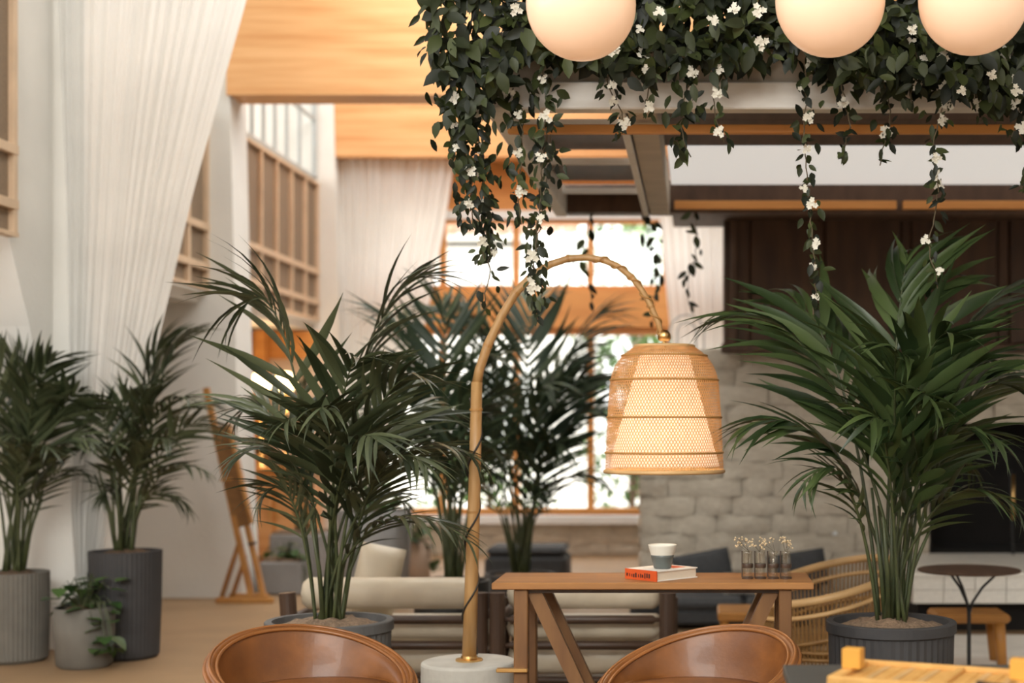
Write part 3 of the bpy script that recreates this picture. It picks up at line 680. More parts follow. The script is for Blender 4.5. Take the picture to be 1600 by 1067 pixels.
# ------------------------------------------------------------------ palms
def leaflet_mesh(seed, wid):
    rr = random.Random(seed); n = 6; V = []; F = []
    droop = rr.uniform(.15, .60)
    for i in range(n + 1):
        f = i / n; w = wid * (math.sin(math.pi * min(1, f * .92 + .10)) ** .75) * (1 - f ** 4 * .9); y = f * (1 - .18 * droop * f); z = -droop * f * f
        V += [(-w, y, z + w * .35), (0, y, z), (w, y, z + w * .35)]
    for i in range(n):
        k = i * 3; F += [(k, k + 1, k + 4, k + 3), (k + 1, k + 2, k + 5, k + 4)]
    return V, F
def bez(P, t):
    u = 1 - t; return P[0] * u ** 3 + P[1] * 3 * u * u * t + P[2] * 3 * u * t * t + P[3] * t ** 3
def palm(name, label, base, d, fronds, pot=None, npairs=17, llen=.30, lw=.05, t0=.34, mstem='palm_stem', mleaf='palm', split=True, seed=0, spread=.06, maxobj=300, stems=0, group='potted kentia palms'):
    rr = random.Random(seed); base = Vector(base)
    p = thing(name, label, 'palm', base, 0, group)
    meshes = []
    for k in range(7):
        V, F = leaflet_mesh(seed * 10 + k, lw); b = MB().add(V, F); meshes.append((V, F, b.mesh('leaflet', mleaf, True) if split else None))
    items = []; objs = 0; rest = MB()
    fl = sorted(fronds, key=lambda f: f[2])
    for fi, (tx, ty, dd, lift) in enumerate(fl):
        lift *= .60
        tip = W(tx, ty, d + dd); P0 = base + Vector((rr.uniform(-spread, spread), rr.uniform(-spread, spread), -.02))
        D = tip - P0; H = max(D.z, .35)
        P = [P0, P0 + Vector((D.x * .14, D.y * .14, H * .50 + lift * .55)), P0 + Vector((D.x * .50, D.y * .50, H * .90 + lift * 1.2)), tip]; roll = rr.uniform(-1.0, 1.0) * (.5 if lift > .18 else 1)
        n = 20; path = [bez(P, i / n) for i in range(n + 1)]; rad = [.0095 * (1 - .82 * (i / n)) for i in range(n + 1)]
        fm = MB().tube(path, rad, 6); scale = min(1.15, max(.6, D.length / 1.2))
        lf = []
        for k in range(npairs):
            f = t0 + (1 - t0) * (k + rr.uniform(-.2, .2)) / (npairs - .5); f = min(max(f, 0), .995)
            c = bez(P, f); tg = (bez(P, min(1, f + .02)) - bez(P, f - .02)).normalized()
            side = tg.cross(Vector((0, 0, 1)))
            if side.length < .2: side = tg.cross(Vector((.3, 1, 0)))
            side.normalize(); side = Matrix.Rotation(roll * (1 - .5 * k / npairs), 3, tg) @ side; up = side.cross(tg).normalized(); g = (f - t0) / (1 - t0)
            ln = llen * scale * (.62 + .5 * math.sin(math.pi * min(1, .18 + g * .75))) * (1 - .35 * g ** 3) * rr.uniform(.85, 1.12)
            for s_ in (-1, 1):
                an = R(44) - R(24) * g + rr.uniform(-.12, .12)
                dr = (side * s_ * math.sin(an) + tg * math.cos(an) + up * rr.uniform(-.02, .22) + Vector((0, 0, -.07 - .12 * g))).normalized()
                zz = (up + side * s_ * rr.uniform(-.35, .15)); zz = (zz - dr * zz.dot(dr)).normalized(); xx = dr.cross(zz)
                mt = Matrix(((xx.x, dr.x, zz.x, c.x), (xx.y, dr.y, zz.y, c.y), (xx.z, dr.z, zz.z, c.z), (0, 0, 0, 1))) @ Matrix.Diagonal((ln * rr.uniform(.85, 1.2), ln, ln, 1))
                lf.append((mt, rr.randrange(7)))
        if split:
            fo = fm.build('frond', mstem, p, True)
            for mt, k in lf:
                if objs < maxobj:
                    o = link('leaflet', meshes[k][2], fo); o.matrix_basis = Matrix.Translation(-base) @ mt; objs += 1
                else: rest.add(meshes[k][0], meshes[k][1], mt)
        else:
            fo = fm.build('frond', mstem, p, True); lm = MB()
            for mt, k in lf: lm.add(meshes[k][0], meshes[k][1], mt)
            o = lm.build('leaflets', mleaf, fo, True); o['kind'] = 'stuff'
    if rest.v:
        o = rest.build('leaflets', mleaf, p, True); o['kind'] = 'stuff'
    for k in range(stems):                          # bare bundled stems rising out of the soil
        a = rr.uniform(0, 6.28); x, y = rr.uniform(.01, spread) * math.cos(a), rr.uniform(.01, spread) * math.sin(a)
        b0 = base + Vector((x, y, -.03)); MB().tube([b0, b0 + Vector((x * .8, y * .8, .25)), b0 + Vector((x * 2.5, y * 2, rr.uniform(.45, .62)))], [.012, .010, .006], 7).build('stem', mstem, p, True)
    return p
def pot(name, label, px, d, zrim, r_top, r_bot, m, ribs=None, rim=True, soil='soil', cat='planter', n=96, rimh=.05):
    x = WX(px, d); t = thing(name, label, cat, (x, d, 0), 0, 'planters')
    zr = zrim - (rimh if rim else 0)
    pr = [(r_bot - .02, 0), (r_bot, .02), (r_bot + (r_top - r_bot) * .5, zr * .5), (r_top - .006, zr)]
    if not rim: pr += [(r_top - .025, zr), (r_top - .03, zr - .05)]
    MB().lathe(pr, n, (x, d, 0), ribs, cap=False).build('body', m, t, ribs is None)
    MB().lathe([(r_bot - .03, .004), (.001, .004)], 32, (x, d, 0), cap=False).build('bottom', m, t)
    if rim: MB().lathe([(r_top - .006, zr), (r_top + .004, zr + .006), (r_top + .004, zrim - .004), (r_top, zrim), (r_top - .028, zrim), (r_top - .032, zrim - .06)], 64, (x, d, 0), cap=False).build('rim', m, t)
    def fn(u, v):
        a = 2 * math.pi * u; r = (r_top - .028) * v; return Vector((x + r * math.cos(a), d + r * math.sin(a), zrim - .035 + .045 * (1 - v * v) + .018 * noise.noise(Vector((r * math.cos(a) * 22, r * math.sin(a) * 22, px)))))
    MB().grid(fn, 40, 10).build('soil', soil, t, True)
    return Vector((x, d, zrim - .0))
# left main palm
PD1 = 6.3
b = pot('round_planter', 'grey ribbed round planter behind the left tan chair', 515, PD1, WZ(968, PD1), 97 * PD1 / FPX, .25, 'pot_grey', -.018, soil='moss')
F1 = [(375, 490, -.15, .62), (668, 432, .1, .24), (372, 712, -.25, .34), (372, 650, .1, .42), (742, 712, -.3, .36), (735, 848, -.35, .44), 
      (655, 590, -.25, .22), (445, 660, -.4, .28), (560, 560, -.35, .16), (705, 640, .3, .3), (668, 730, -.5, .36), (500, 640, -.5, .25), (590, 690, -.6, .3), (640, 800, .2, .42), (405, 790, -.2, .42)]
palm('kentia_palm', 'large kentia palm with arching fronds left of the bamboo lamp pole', b, PD1, F1, npairs=16, llen=.40, lw=.040, seed=1, stems=6)
PD2 = 6.1
b = pot('round_planter', 'charcoal ribbed round planter behind the wooden game tray', 1392, PD2, WZ(969, PD2), 100 * PD2 / FPX, .25, 'pot_dark', -.018, soil='moss')
F2 = [(1140, 486, .0, .20), (1160, 668, -.2, .34), (1420, 402, .25, .04), (1598, 452, .05, .22), (1470, 430, .3, .06), (1235, 470, .25, .10), (1600, 610, -.2, .36), (1596, 800, -.3, .44), 
      (1400, 545, -.45, .14), (1480, 520, -.35, .16), (1255, 760, -.3, .42), (1540, 560, .3, .2), (1560, 690, -.4, .38), (1450, 620, -.5, .25), (1360, 660, -.5, .3), (1520, 730, .3, .40)]
palm('kentia_palm', 'large kentia palm with dark broad fronds before the fireplace', b, PD2, F2, npairs=14, llen=.42, lw=.054, seed=2, stems=7, mleaf='palm_bright')
# left pair
PD3 = 8.48
b = pot('tall_planter', 'pale grey ribbed tall planter at the left edge', 22, PD3, WZ(893, PD3), 53 * PD3 / FPX, .19, 'pot_stone', -.02, False)
F3 = [(140, 610, -.2, .18), (85, 560, -.1, .06), (20, 555, -.05, .06), (-70, 600, -.1, .2), (145, 690, -.3, .3), (60, 600, -.3, .1), (-40, 560, -.2, .1), (110, 640, -.05, .2), (20, 680, -.4, .2), (140, 745, -.1, .32), (-60, 700, -.2, .3), (75, 700, -.45, .25)]
palm('kentia_palm', 'kentia palm cut by the left edge before the draped curtain', b, PD3, F3, npairs=16, llen=.36, lw=.044, seed=3, split=False, stems=7)
PD4 = 8.60
b = pot('tall_planter', 'dark tall ribbed planter, tallest of the three by the left curtain', 196, PD4, WZ(860, PD4), 56 * PD4 / FPX, .195, 'pot_dark', -.015, False)
F4 = [(296, 520, .1, .06), (255, 530, .0, .04), (340, 660, -.1, .22), (150, 640, -.2, .22), (325, 740, -.2, .32), (230, 600, -.3, .1), (290, 620, -.3, .16), (130, 700, .1, .3), (200, 620, -.05, .12), (330, 630, .2, .2), (180, 700, -.4, .25), (270, 690, -.45, .24), (300, 800, .1, .28), (160, 780, -.1, .25)]
palm('kentia_palm', 'kentia palm in the dark tall planter beside the curtain tail', b, PD4, F4, npairs=16, llen=.34, lw=.046, seed=4, split=False, stems=7)
# palms before the end window
PD5 = 10.6
b = pot('floor_planter', 'dark low planter of the backlit palm under the end window', 812, PD5, .30, .26, .22, 'pot_dark', None)
F5 = [(945, 490, .0, .12), (830, 478, .2, .06), (700, 480, .1, .14), (740, 500, -.2, .12), (960, 640, -.3, .32), (660, 600, -.1, .34), (900, 560, .3, .2), (950, 760, -.2, .5), (700, 760, -.3, .5), (860, 600, -.4, .2), (880, 700, -.4, .4), (740, 660, .3, .4), (930, 590, .2, .3), (690, 690, .2, .5), (850, 780, -.3, .5)]
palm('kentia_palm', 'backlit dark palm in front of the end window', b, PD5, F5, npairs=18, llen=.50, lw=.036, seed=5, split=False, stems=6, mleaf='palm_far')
PD6 = 9.0
b = pot('floor_planter', 'black low planter behind the cream lounge chairs', 706, PD6, WZ(906, PD6), .25, .22, 'steel_black', None, False)
F6 = [(600, 490, .1, .14), (690, 470, .2, .08), (770, 560, -.2, .22), (620, 600, -.2, .25), (760, 650, .1, .35), (580, 650, .3, .35), (680, 580, -.3, .12), (730, 700, -.3, .35), (640, 680, -.3, .3), (800, 620, .2, .35), (650, 540, .35, .15), (790, 720, -.2, .42), (600, 720, .1, .42)]
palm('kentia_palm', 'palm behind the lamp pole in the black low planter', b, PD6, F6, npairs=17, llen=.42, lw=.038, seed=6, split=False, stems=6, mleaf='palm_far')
# alcove planters
PD7 = 12.9
def box_planter(name, label, px0, px1, d, ztop, m):
    x0, x1 = WX(px0, d), WX(px1, d); w = x1 - x0; t = thing(name, label, 'planter', ((x0 + x1) / 2, d + w / 2, 0), 0, 'planters')
    k = MB(); k.bbox((x0, d, 0), (x1, d + w, ztop), .015); k.build('body', m, t)
    k = MB(); k.box((x0 + .02, d + .02, ztop), (x1 - .02, d + w - .02, ztop + .02)); k.build('soil', 'moss', t)
    return Vector(((x0 + x1) / 2, d + w / 2, ztop + .02))
b = box_planter('square_planter', 'pale grey square planter in the alcove beside the easel', 420, 500, 12.4, WZ(835, 12.4), 'pot_far')
F7 = [(400, 640, .0, .12), (470, 600, .1, .05), (540, 640, .0, .12), (380, 700, -.2, .25), (440, 650, -.2, .08), (520, 700, -.2, .2), (430, 720, .2, .22)]
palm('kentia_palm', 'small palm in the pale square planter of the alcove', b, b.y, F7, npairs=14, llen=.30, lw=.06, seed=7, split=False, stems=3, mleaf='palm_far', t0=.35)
b2 = box_planter('square_planter', 'low pale grey planter with trailing greenery next to the easel', 405, 470, 11.75, WZ(878, 11.75), 'pot_far')
b3 = pot('floor_planter', 'big grey planter behind the left palm stems', 585, 11.3, WZ(797, 11.3), .30, .26, 'pot_far', None, False)
b4 = pot('floor_planter', 'small clay planter on the floor before the end window', 652, 12.6, WZ(845, 12.6), .125, .11, 'pot_clay', None, False)
b5 = pot('small_planter', 'small pale grey planter with trailing pothos between the tall planters', 132, 8.28, WZ(948, 8.28), 47 * 8.28 / FPX, .155, 'pot_stone', None, False, rimh=.02)
heart = [(0, 0, 0), (.32, .12, .05), (.42, .36, .08), (.28, .66, .03), (0, 1, -.10), (-.28, .66, .03), (-.42, .36, .08), (-.32, .12, .05), (0, .4, -.02)]
heart_f = [(8, i, i + 1) for i in range(7)] + [(8, 7, 0)]
hme = MB().add(heart, heart_f).mesh('leaf', 'pothos', True)
def leafy(name, label, base, n, rad, hgt, trail, size, seed, d0=(0, 0)):
    rr = random.Random(seed); t = thing(name, label, 'plant', base, 0, 'small leafy plants')
    for i in range(n):
        a = rr.uniform(0, 6.28)
        if i < trail: p = Vector((rr.uniform(.5, 1.1) * rad * 1.2 * (1 if d0[0] >= 0 else -1), -rad * rr.uniform(.2, 1.0), -rr.uniform(0.0, .26)))
        else: p = Vector((rad * rr.random() ** .5 * math.cos(a), rad * rr.random() ** .5 * math.sin(a), hgt * rr.random() ** 1.5))
        MB().tube([(p.x * .2, p.y * .2, 0), (p.x * .7, p.y * .7, max(p.z, 0) + .04), tuple(p)], .0025, 5).build('stem', 'palm_stem', t, False, True)
        o = link('leaf', hme, t)
        o.matrix_basis = Matrix.Translation(p) @ Matrix.Rotation(rr.uniform(0, 6.28), 4, 'Z') @ Matrix.Rotation(rr.uniform(-.9, .3), 4, 'X') @ Matrix.Scale(size * rr.uniform(.7, 1.25), 4)
    return t
leafy('pothos_plant', 'green pothos trailing over the small pale planter at left', b5, 56, .18, .16, 18, .10, 3)
leafy('pothos_plant', 'bright green leaves spilling from the low planter next to the easel', b2, 34, .17, .12, 8, .10, 4)
leafy('leafy_plant', 'small green plant in the clay planter', b4, 22, .16, .2, 4, .12, 5)
leafy('leafy_plant', 'dark low plant in the big grey planter behind the palm stems', b3, 30, .26, .25, 3, .14, 6)

# ------------------------------------------------------------------ vines on the pergola
vl = [(0, 0, 0), (.16, .18, .03), (.23, .42, .045), (.17, .72, .02), (0, 1, -.07), (-.17, .72, .02), (-.23, .42, .045), (-.16, .18, .03), (0, .45, -.01)]
vme = [MB().add([(x * w, y, z - bd * y * y) for x, y, z in vl], heart_f).mesh('leaf', 'vine_leaf', True) for w, bd in ((1, 0), (1.25, .15), (.8, .25), (1.1, -.1))]
vraw = [[(x * w, y, z - bd * y * y) for x, y, z in vl] for w, bd in ((1, 0), (1.25, .15), (.8, .25), (1.1, -.1))]
bl_ = MB()
for (cx_, cz_, cy_) in ((0, 0, 0), (.9, .5, .2), (-.8, .6, -.2), (.3, -1.0, .1), (-.5, -.7, .3)):
    for k in range(5):
        a = 2 * math.pi * k / 5 + cx_; u = Vector((math.cos(a), -.3, math.sin(a))); w_ = Vector((-math.sin(a), 0, math.cos(a))); c = Vector((cx_, cy_, cz_))
        bl_.add([c, c + u * .42 + w_ * .36, c + u * .85, c + u * .42 - w_ * .36], [(0, 1, 2, 3)])
bme = bl_.mesh('blossom', 'blossom')
def leaf_mat(p, rr, size, down=.8):
    yaw = rr.gauss(0, .9); d_ = Vector((rr.gauss(0, .55), rr.gauss(-.15, .35), -down + rr.gauss(0, .45))).normalized()
    nrm = Vector((rr.gauss(0, .5), -1, rr.gauss(.35, .5))); nrm = nrm - d_ * nrm.dot(d_); nrm.normalize(); x_ = d_.cross(nrm)
    return Matrix(((x_.x, d_.x, nrm.x, p.x), (x_.y, d_.y, nrm.y, p.y), (x_.z, d_.z, nrm.z, p.z), (0, 0, 0, 1))) @ Matrix.Scale(size, 4)
def strand(px, y0, y1, d, label, dens=1.0, spread=14, flowers=3, size=.062, seed=0, drift=0):
    rr = random.Random(seed); top = W(px, y0, d); t = thing('hanging_vine', label, 'vine', top, 0, 'vines trailing from the canopy')
    n = max(4, int((y1 - y0) / 12)); path = []
    for i in range(n + 1):
        f = i / n; path.append(W(px + drift * f + 7 * math.sin(f * 6 + seed) + rr.uniform(-3, 3), y0 + (y1 - y0) * f, d) + Vector((0, rr.uniform(-.02, .02), 0)))
    MB().tube(path, .0028, 5).build('stem', 'vine_stem', t)
    s_ = d / FPX; L = int((y1 - y0) / 9.5 * dens * (1.35 if y0 < 200 else 1.1)); size *= 1.1; spread *= 1.15
    for k in range(L):
        f = rr.random() if dens > 1.3 else (k + rr.random()) / L
        f = min(.999, f); i = int(f * n); p = path[i].lerp(path[i + 1], f * n - i); taper = spread * (1 - .55 * f)
        p = p + Vector((rr.gauss(0, taper * .55) * s_, rr.gauss(0, .04), rr.uniform(-.01, .01)))
        o = link('leaf', rr.choice(vme), t); o.matrix_basis = Matrix.Translation(-top) @ leaf_mat(p, rr, size * rr.uniform(.65, 1.15) * (1 - .25 * f))
    for k in range(flowers):
        f = (k + rr.uniform(.2, .9)) / flowers; f = min(f, .98); i = int(f * n); p = path[i] + Vector((rr.uniform(-8, 8) * s_, -.05, 0))
        o = link('blossom', bme, t); o.location = p - top; sz = .0145 * rr.uniform(.8, 1.3); o.scale = (sz, sz, sz); o.rotation_euler = (rr.uniform(-.5, .5), rr.uniform(0, 6), rr.uniform(-.6, .6))
VD = 5.82
ST = [  # px, y0, y1, distance, density, spread, flowers, leaf size, drift, label
    (712, 60, 345, 5.85, 4.2, 40, 7, .07, 22, 'thick vine curtain over the left corner of the canopy'),
    (748, 100, 405, 5.95, 3.6, 38, 6, .062, 8, 'full vine strand just right of the canopy corner, with pale blossoms'),
    (758, 250, 482, 6.0, 1.0, 14, 1, .058, 2, 'thin vine strand ending before the orange transom left of the lamp arc'),
    (800, 110, 350, 5.9, 2.6, 34, 4, .06, 20, 'leafy vine strand crossing the canopy side beam'),
    (848, 80, 500, 5.85, 2.0, 20, 6, .06, -6, 'long vine strand with many white blossoms left of the lamp arc top'),
    (856, 210, 480, 6.1, 1.6, 22, 2, .056, -14, 'second long vine strand close behind the blossoming one'),
    (918, 328, 478, 9.06, .9, 10, 0, .085, 0, 'thin dark vine strand hanging behind the top of the lamp arc'),
    (955, 90, 210, 5.8, 1.7, 20, 4, .062, 12, 'short vine strand with white blossoms right of the left globe'),
    (1006, 40, 185, 5.75, 1.2, 16, 4, .062, 4, 'short blossoming vine strand above the middle canopy beam'),
    (1012, 328, 505, 9.06, 1.2, 13, 0, .085, 16, 'dark vine strand hanging behind the falling side of the lamp arc'),
    (1085, 328, 478, 9.06, 1.0, 12, 0, .085, -6, 'vine strand silhouetted on the right sheer curtain'),
    (1068, 80, 245, 5.78, 1.8, 26, 1, .078, 6, 'large-leaved vine strand between the left and middle globes'),
    (1122, 90, 222, 5.8, 1.3, 18, 3, .062, 0, 'vine strand with a white blossom tuft left of the middle globe'),
    (1262, 80, 492, 5.85, 1.25, 15, 9, .06, 6, 'longest vine strand with white blossoms below the middle globe'),
    (1322, 90, 248, 5.85, 1.5, 18, 1, .06, -4, 'vine strand right under the middle globe edge'),
    (1382, 90, 258, 5.9, 1.4, 18, 2, .06, 2, 'vine strand between the middle and right globes'),
    (1428, 70, 160, 5.78, 1.6, 24, 3, .064, 4, 'short wide vine strand left of the right globe'),
    (1470, 80, 300, 5.8, 1.4, 20, 6, .06, -4, 'blossoming vine strand below the left side of the right globe'),
    (1462, 280, 450, 5.95, 1.0, 13, 3, .058, -4, 'lower vine strand before the dark hood panels at right'),
    (1525, 80, 190, 5.8, 2.0, 26, 3, .066, 0, 'bushy vine strand under the right globe'),
    (1578, 70, 215, 5.8, 1.6, 20, 5, .062, 4, 'vine strand with blossom tufts at the right edge'),
    (1598, 150, 300, 5.9, 1.1, 14, 1, .06, 4, 'vine strand cut by the right picture edge'),
]
for i, (px, y0, y1, d, dens, spr, fl, sz, dr, lab) in enumerate(ST): strand(px, y0, y1, d, lab, dens, spr, fl, sz, 40 + i, dr)
EDGE = [(655, 60), (690, 130), (720, 230), (760, 150), (800, 96), (850, 76), (920, 92), (980, 104), (1050, 92), (1100, 96), (1200, 84), (1260, 76), (1320, 112), (1400, 118), (1480, 135), (1560, 150), (1700, 140)]
rr = random.Random(77); vm = thing('climbing_vine', 'dense dark green flowering vine massed over the canopy front', 'vine', W(1150, 100, 6.02), 0)
vb = vm.location.copy(); pts = []
for i in range(5200):
    px = rr.uniform(655, 1760); e = interp(EDGE, px); py = e - (rr.random() ** 1.15) * (e + 170) + rr.gauss(0, 9)
    if px < 700 and rr.random() > (px - 640) / 60: continue
    if px < 700: py = min(py, 110)
    d = rr.uniform(5.66, 6.02); pts.append((px, py, d))
vis = sorted(range(len(pts)), key=lambda i: pts[i][2] + (10 if not (660 < pts[i][0] < 1600 and pts[i][1] > 0) else 0))
keep = set(vis[:300]); st = MB()
for i, (px, py, d) in enumerate(pts):
    mt = leaf_mat(W(px, py, d), rr, rr.uniform(.055, .115), .55); k = rr.randrange(4)
    if i in keep:
        o = link('leaf', vme[k], vm); o.matrix_basis = Matrix.Translation(-vb) @ mt
    else: st.add(vraw[k], heart_f, mt)
o = st.build('leaves', 'vine_leaf', vm, True); o['kind'] = 'stuff'
for k in range(16):
    px = rr.uniform(700, 1590); e = interp(EDGE, px); p = W(px, e - rr.uniform(-5, 80), 5.56)
    o = link('blossom', bme, vm); o.location = p - vb; sz = .015 * rr.uniform(.8, 1.3); o.scale = (sz, sz, sz); o.rotation_euler = (rr.uniform(-.5, .5), rr.uniform(0, 6), 0)
for k in range(9):
    x = WX(690 + k * 115, 5.95); pth = [(x + j * .22, 5.98 + .03 * math.sin(j + k), PZ + .30 + .08 * math.sin(j * 1.3 + k)) for j in range(5)]
    MB().tube(pth, .007, 6).build('branch', 'vine_stem', vm)

# ------------------------------------------------------------------ easel
ED = 11.30
ez = thing('easel', 'wooden artist easel leaning by the second plaster pier', 'easel', (WX(385, ED), ED, 0))
def ep(x, y, dd=0): return W(x, y, ED + dd)
fx0, fx1 = WX(343, ED), WX(432, ED)
MB().bbox((fx0, ED - .10, 0), (fx1, ED - .05, .045), .005).build('foot', 'easel_wood', ez)
MB().bbox((fx0 + .02, ED + .16, 0), (fx1 - .12, ED + .21, .045), .005).build('foot', 'easel_wood', ez)
def bar2(a, b, w, t, name, m, parent): return bar(a, b, w, t, name, m, parent)
bar2(ep(393, 932, -.07), ep(322, 606, .05), .045, .04, 'upright', 'easel_wood', ez)
bar2(ep(412, 932, -.07), ep(352, 672, .05), .04, .04, 'upright', 'easel_wood', ez)
bar2(ep(346, 934, .18), ep(372, 852, .02), .028, .03, 'strut', 'easel_wood', ez)
bar2(ep(362, 934, .18), ep(384, 868, .02), .026, .03, 'strut', 'easel_wood', ez)
m = MB(); q = [ep(331, 668, .0), ep(358, 662, .0), ep(394, 818, -.05), ep(367, 826, -.05)]
q2 = [v + Vector((.0, .045, 0)) for v in q]; m.add(q[::-1] + q2[::-1], [(0, 1, 2, 3), (7, 6, 5, 4), (0, 4, 5, 1), (1, 5, 6, 2), (2, 6, 7, 3), (3, 7, 4, 0)]); m.build('canvas_board', 'easel_canvas', ez)
bar2(ep(358, 662, -.03), ep(394, 818, -.08), .025, .05, 'board_edge', 'easel_wood', ez)
bar2(ep(345, 750, -.04), ep(362, 748, -.04), .02, .03, 'clamp', 'easel_wood', ez)
bar2(ep(388, 850, -.06), ep(400, 848, -.06), .02, .03, 'ledge', 'dark_wood', ez)

# ------------------------------------------------------------------ alcove lamps
for i, (px, lab) in enumerate(((408, 'glowing round table lamp beside the orange alcove post'), (447, 'glowing round table lamp farther right in the alcove'))):
    d = 14.0; p = W(px, 597, d); r = .105
    t = thing('table_lamp', lab, 'lamp', (p.x, d, .98), 0, 'alcove table lamps')
    MB().lathe([(r * math.sin(a) + .0005, -r * math.cos(a)) for a in [math.pi * k / 16 for k in range(17)]], 24, p).build('globe', 'lamp_glow', t, True)
    MB().lathe([(.09, .98), (.09, 1.0), (.02, 1.03), (.02, p.z - r + .01)], 20, (p.x, d, 0)).build('stand', 'brass', t, True)
    light('lamp_bulb', 'POINT', (p.x + .02, d - .16, p.z + .02), (0, 0, 0), 7, (1, .66, .36), .08)
sd = thing('sideboard', 'orange wooden sideboard carrying the alcove lamps', 'sideboard', (WX(425, 14), 14.0, 0))
sx0, sx1 = WX(392, 14) - .05, WX(492, 14)
MB().bbox((sx0, 13.8, .1), (sx1, 14.25, .95), .01).build('body', 'trim_wood', sd); MB().bbox((sx0 - .02, 13.78, .95), (sx1 + .02, 14.27, .98), .005).build('top', 'trim_wood', sd)
for k in range(2): dd_ = MB().bbox((sx0 + .02 + k * (sx1 - sx0) / 2, 13.785, .14), (sx0 - .02 + (k + 1) * (sx1 - sx0) / 2, 13.80, .91), .004).build('door', 'beam_wood', sd); MB().box((sx0 + (sx1 - sx0) / 2 - .05 + k * .08, 13.77, .5), (sx0 + (sx1 - sx0) / 2 - .03 + k * .08, 13.785, .6)).build('handle', 'brass', dd_)
for xx in (sx0 + .03, sx1 - .07):
    for yy in (13.83, 14.18): MB().box((xx, yy, 0), (xx + .04, yy + .04, .1)).build('leg', 'dark_wood', sd)

# ------------------------------------------------------------------ dark sofa and things by the chimney
SY = 9.7; sA, sB = WX(1030, SY), WX(1300, SY)
so = thing('sofa', 'low dark grey sofa along the painted block wall', 'sofa', ((sA + sB) / 2, SY + .4, 0))
MB().bbox((sA, SY, .04), (sB, SY + .85, .14), .02).build('base', 'sofa_dark', so)
MB().bbox((sA, SY + .70, .14), (sB, SY + .88, .30), .04).build('backrest', 'sofa_dark', so)
hw = (sB - sA) / 2
for k in range(2): MB().bbox((sA + .01 + k * hw, SY - .02, .14), (sA + hw - .01 + k * hw, SY + .70, .22), .03).build('seat_cushion', 'sofa_dark', so)
for xx in (sA + .04, sB - .09):
    for yy in (SY + .05, SY + .75): MB().box((xx, yy, 0), (xx + .05, yy + .05, .04)).build('leg', 'dark_wood', so)
for k, (px, rot, lab) in enumerate(((1098, (R(-14), R(-10), R(6)), 'dark grey cushion with raised corner left of the bud vases'), (1246, (R(-14), R(-9), R(-4)), 'dark grey cushion with raised corner right of the bud vases'))):
    pillow('cushion', (WX(px, 10.28), 10.28, .22 + .135), .42, .27, .13, 'sofa_dark', lab, rot)
pillow('cushion', (WX(1156, 9.8), 9.95, .22 + .075), .22, .15, .09, 'cushion_grey', 'small pale grey cushion on the dark sofa seat', (R(-16), 0, 0))
pillow('cushion', (WX(1008, 9.5), 10.5, .15), .3, .3, .14, 'sofa_dark', 'dark cushion resting on the floor against the chimney corner', (R(-10), 0, 0))
bn = thing('ottoman', 'dark low ottoman behind the backlit palm pot', 'ottoman', (WX(818, 12.0), 12.3, 0))
MB().bbox((WX(756, 12.0), 12.0, .05), (WX(884, 12.0), 12.55, .30), .04).build('body', 'sofa_dark', bn)
MB().bbox((WX(756, 12.0) + .01, 12.01, .30), (WX(884, 12.0) - .01, 12.54, .37), .035).build('top_cushion', 'sofa_dark', bn)
for px in (760, 872):
    for yy in (12.05, 12.45): MB().box((WX(px, 12.0), yy, 0), (WX(px, 12.0) + .05, yy + .05, .05)).build('leg', 'dark_wood', bn)
# low wooden bench table
cd = 8.75
ct = thing('coffee_table', 'low orange wooden table glimpsed under the console table', 'table', (WX(1180, cd), cd + .2, 0))
MB().bbox((WX(1122, cd), cd, WZ(972, cd)), (WX(1236, cd), cd + .42, WZ(957, cd)), .012).build('tabletop', 'stool_wood', ct)
for px in (1130, 1222):
    for yy in (cd + .04, cd + .32): MB().tube([(WX(px, cd) + .01, yy, WZ(968, cd)), (WX(px, cd) + .01, yy, 0)], [.028, .022], 10).build('leg', 'stool_wood', ct, True)
# wire arches on the chimney ledge
wa = thing('wire_arch_stand', 'small black double wire arch on the chimney ledge', 'ornament', (WX(1073, 11.4), 11.4, BTOP))
for r_ in (27, 15):
    s_ = 11.4 / FPX; c = Vector((WX(1073, 11.4), 11.4, WZ(519, 11.4))); pth = [Vector((c.x - r_ * s_, c.y, BTOP))] + [c + Vector((-math.cos(a) * r_ * s_, 0, math.sin(a) * r_ * s_)) for a in [math.pi * k / 16 for k in range(17)]] + [Vector((c.x + r_ * s_, c.y, BTOP))]
    MB().tube(pth, .007, 6).build('wire', 'grey_metal', wa, True)
MB().box((c.x - .16, 11.37, BTOP), (c.x + .16, 11.43, BTOP + .012)).build('foot', 'grey_metal', wa)
# wall hook
hk = thing('wall_hook', 'small pale round fitting on the painted block wall', 'fitting', W(1305, 836, YB - .06)); MB().lathe([(.022, 0), (.022, .012), (.01, .03)], 16, hk.location).build('boss', 'white_metal', hk, True)

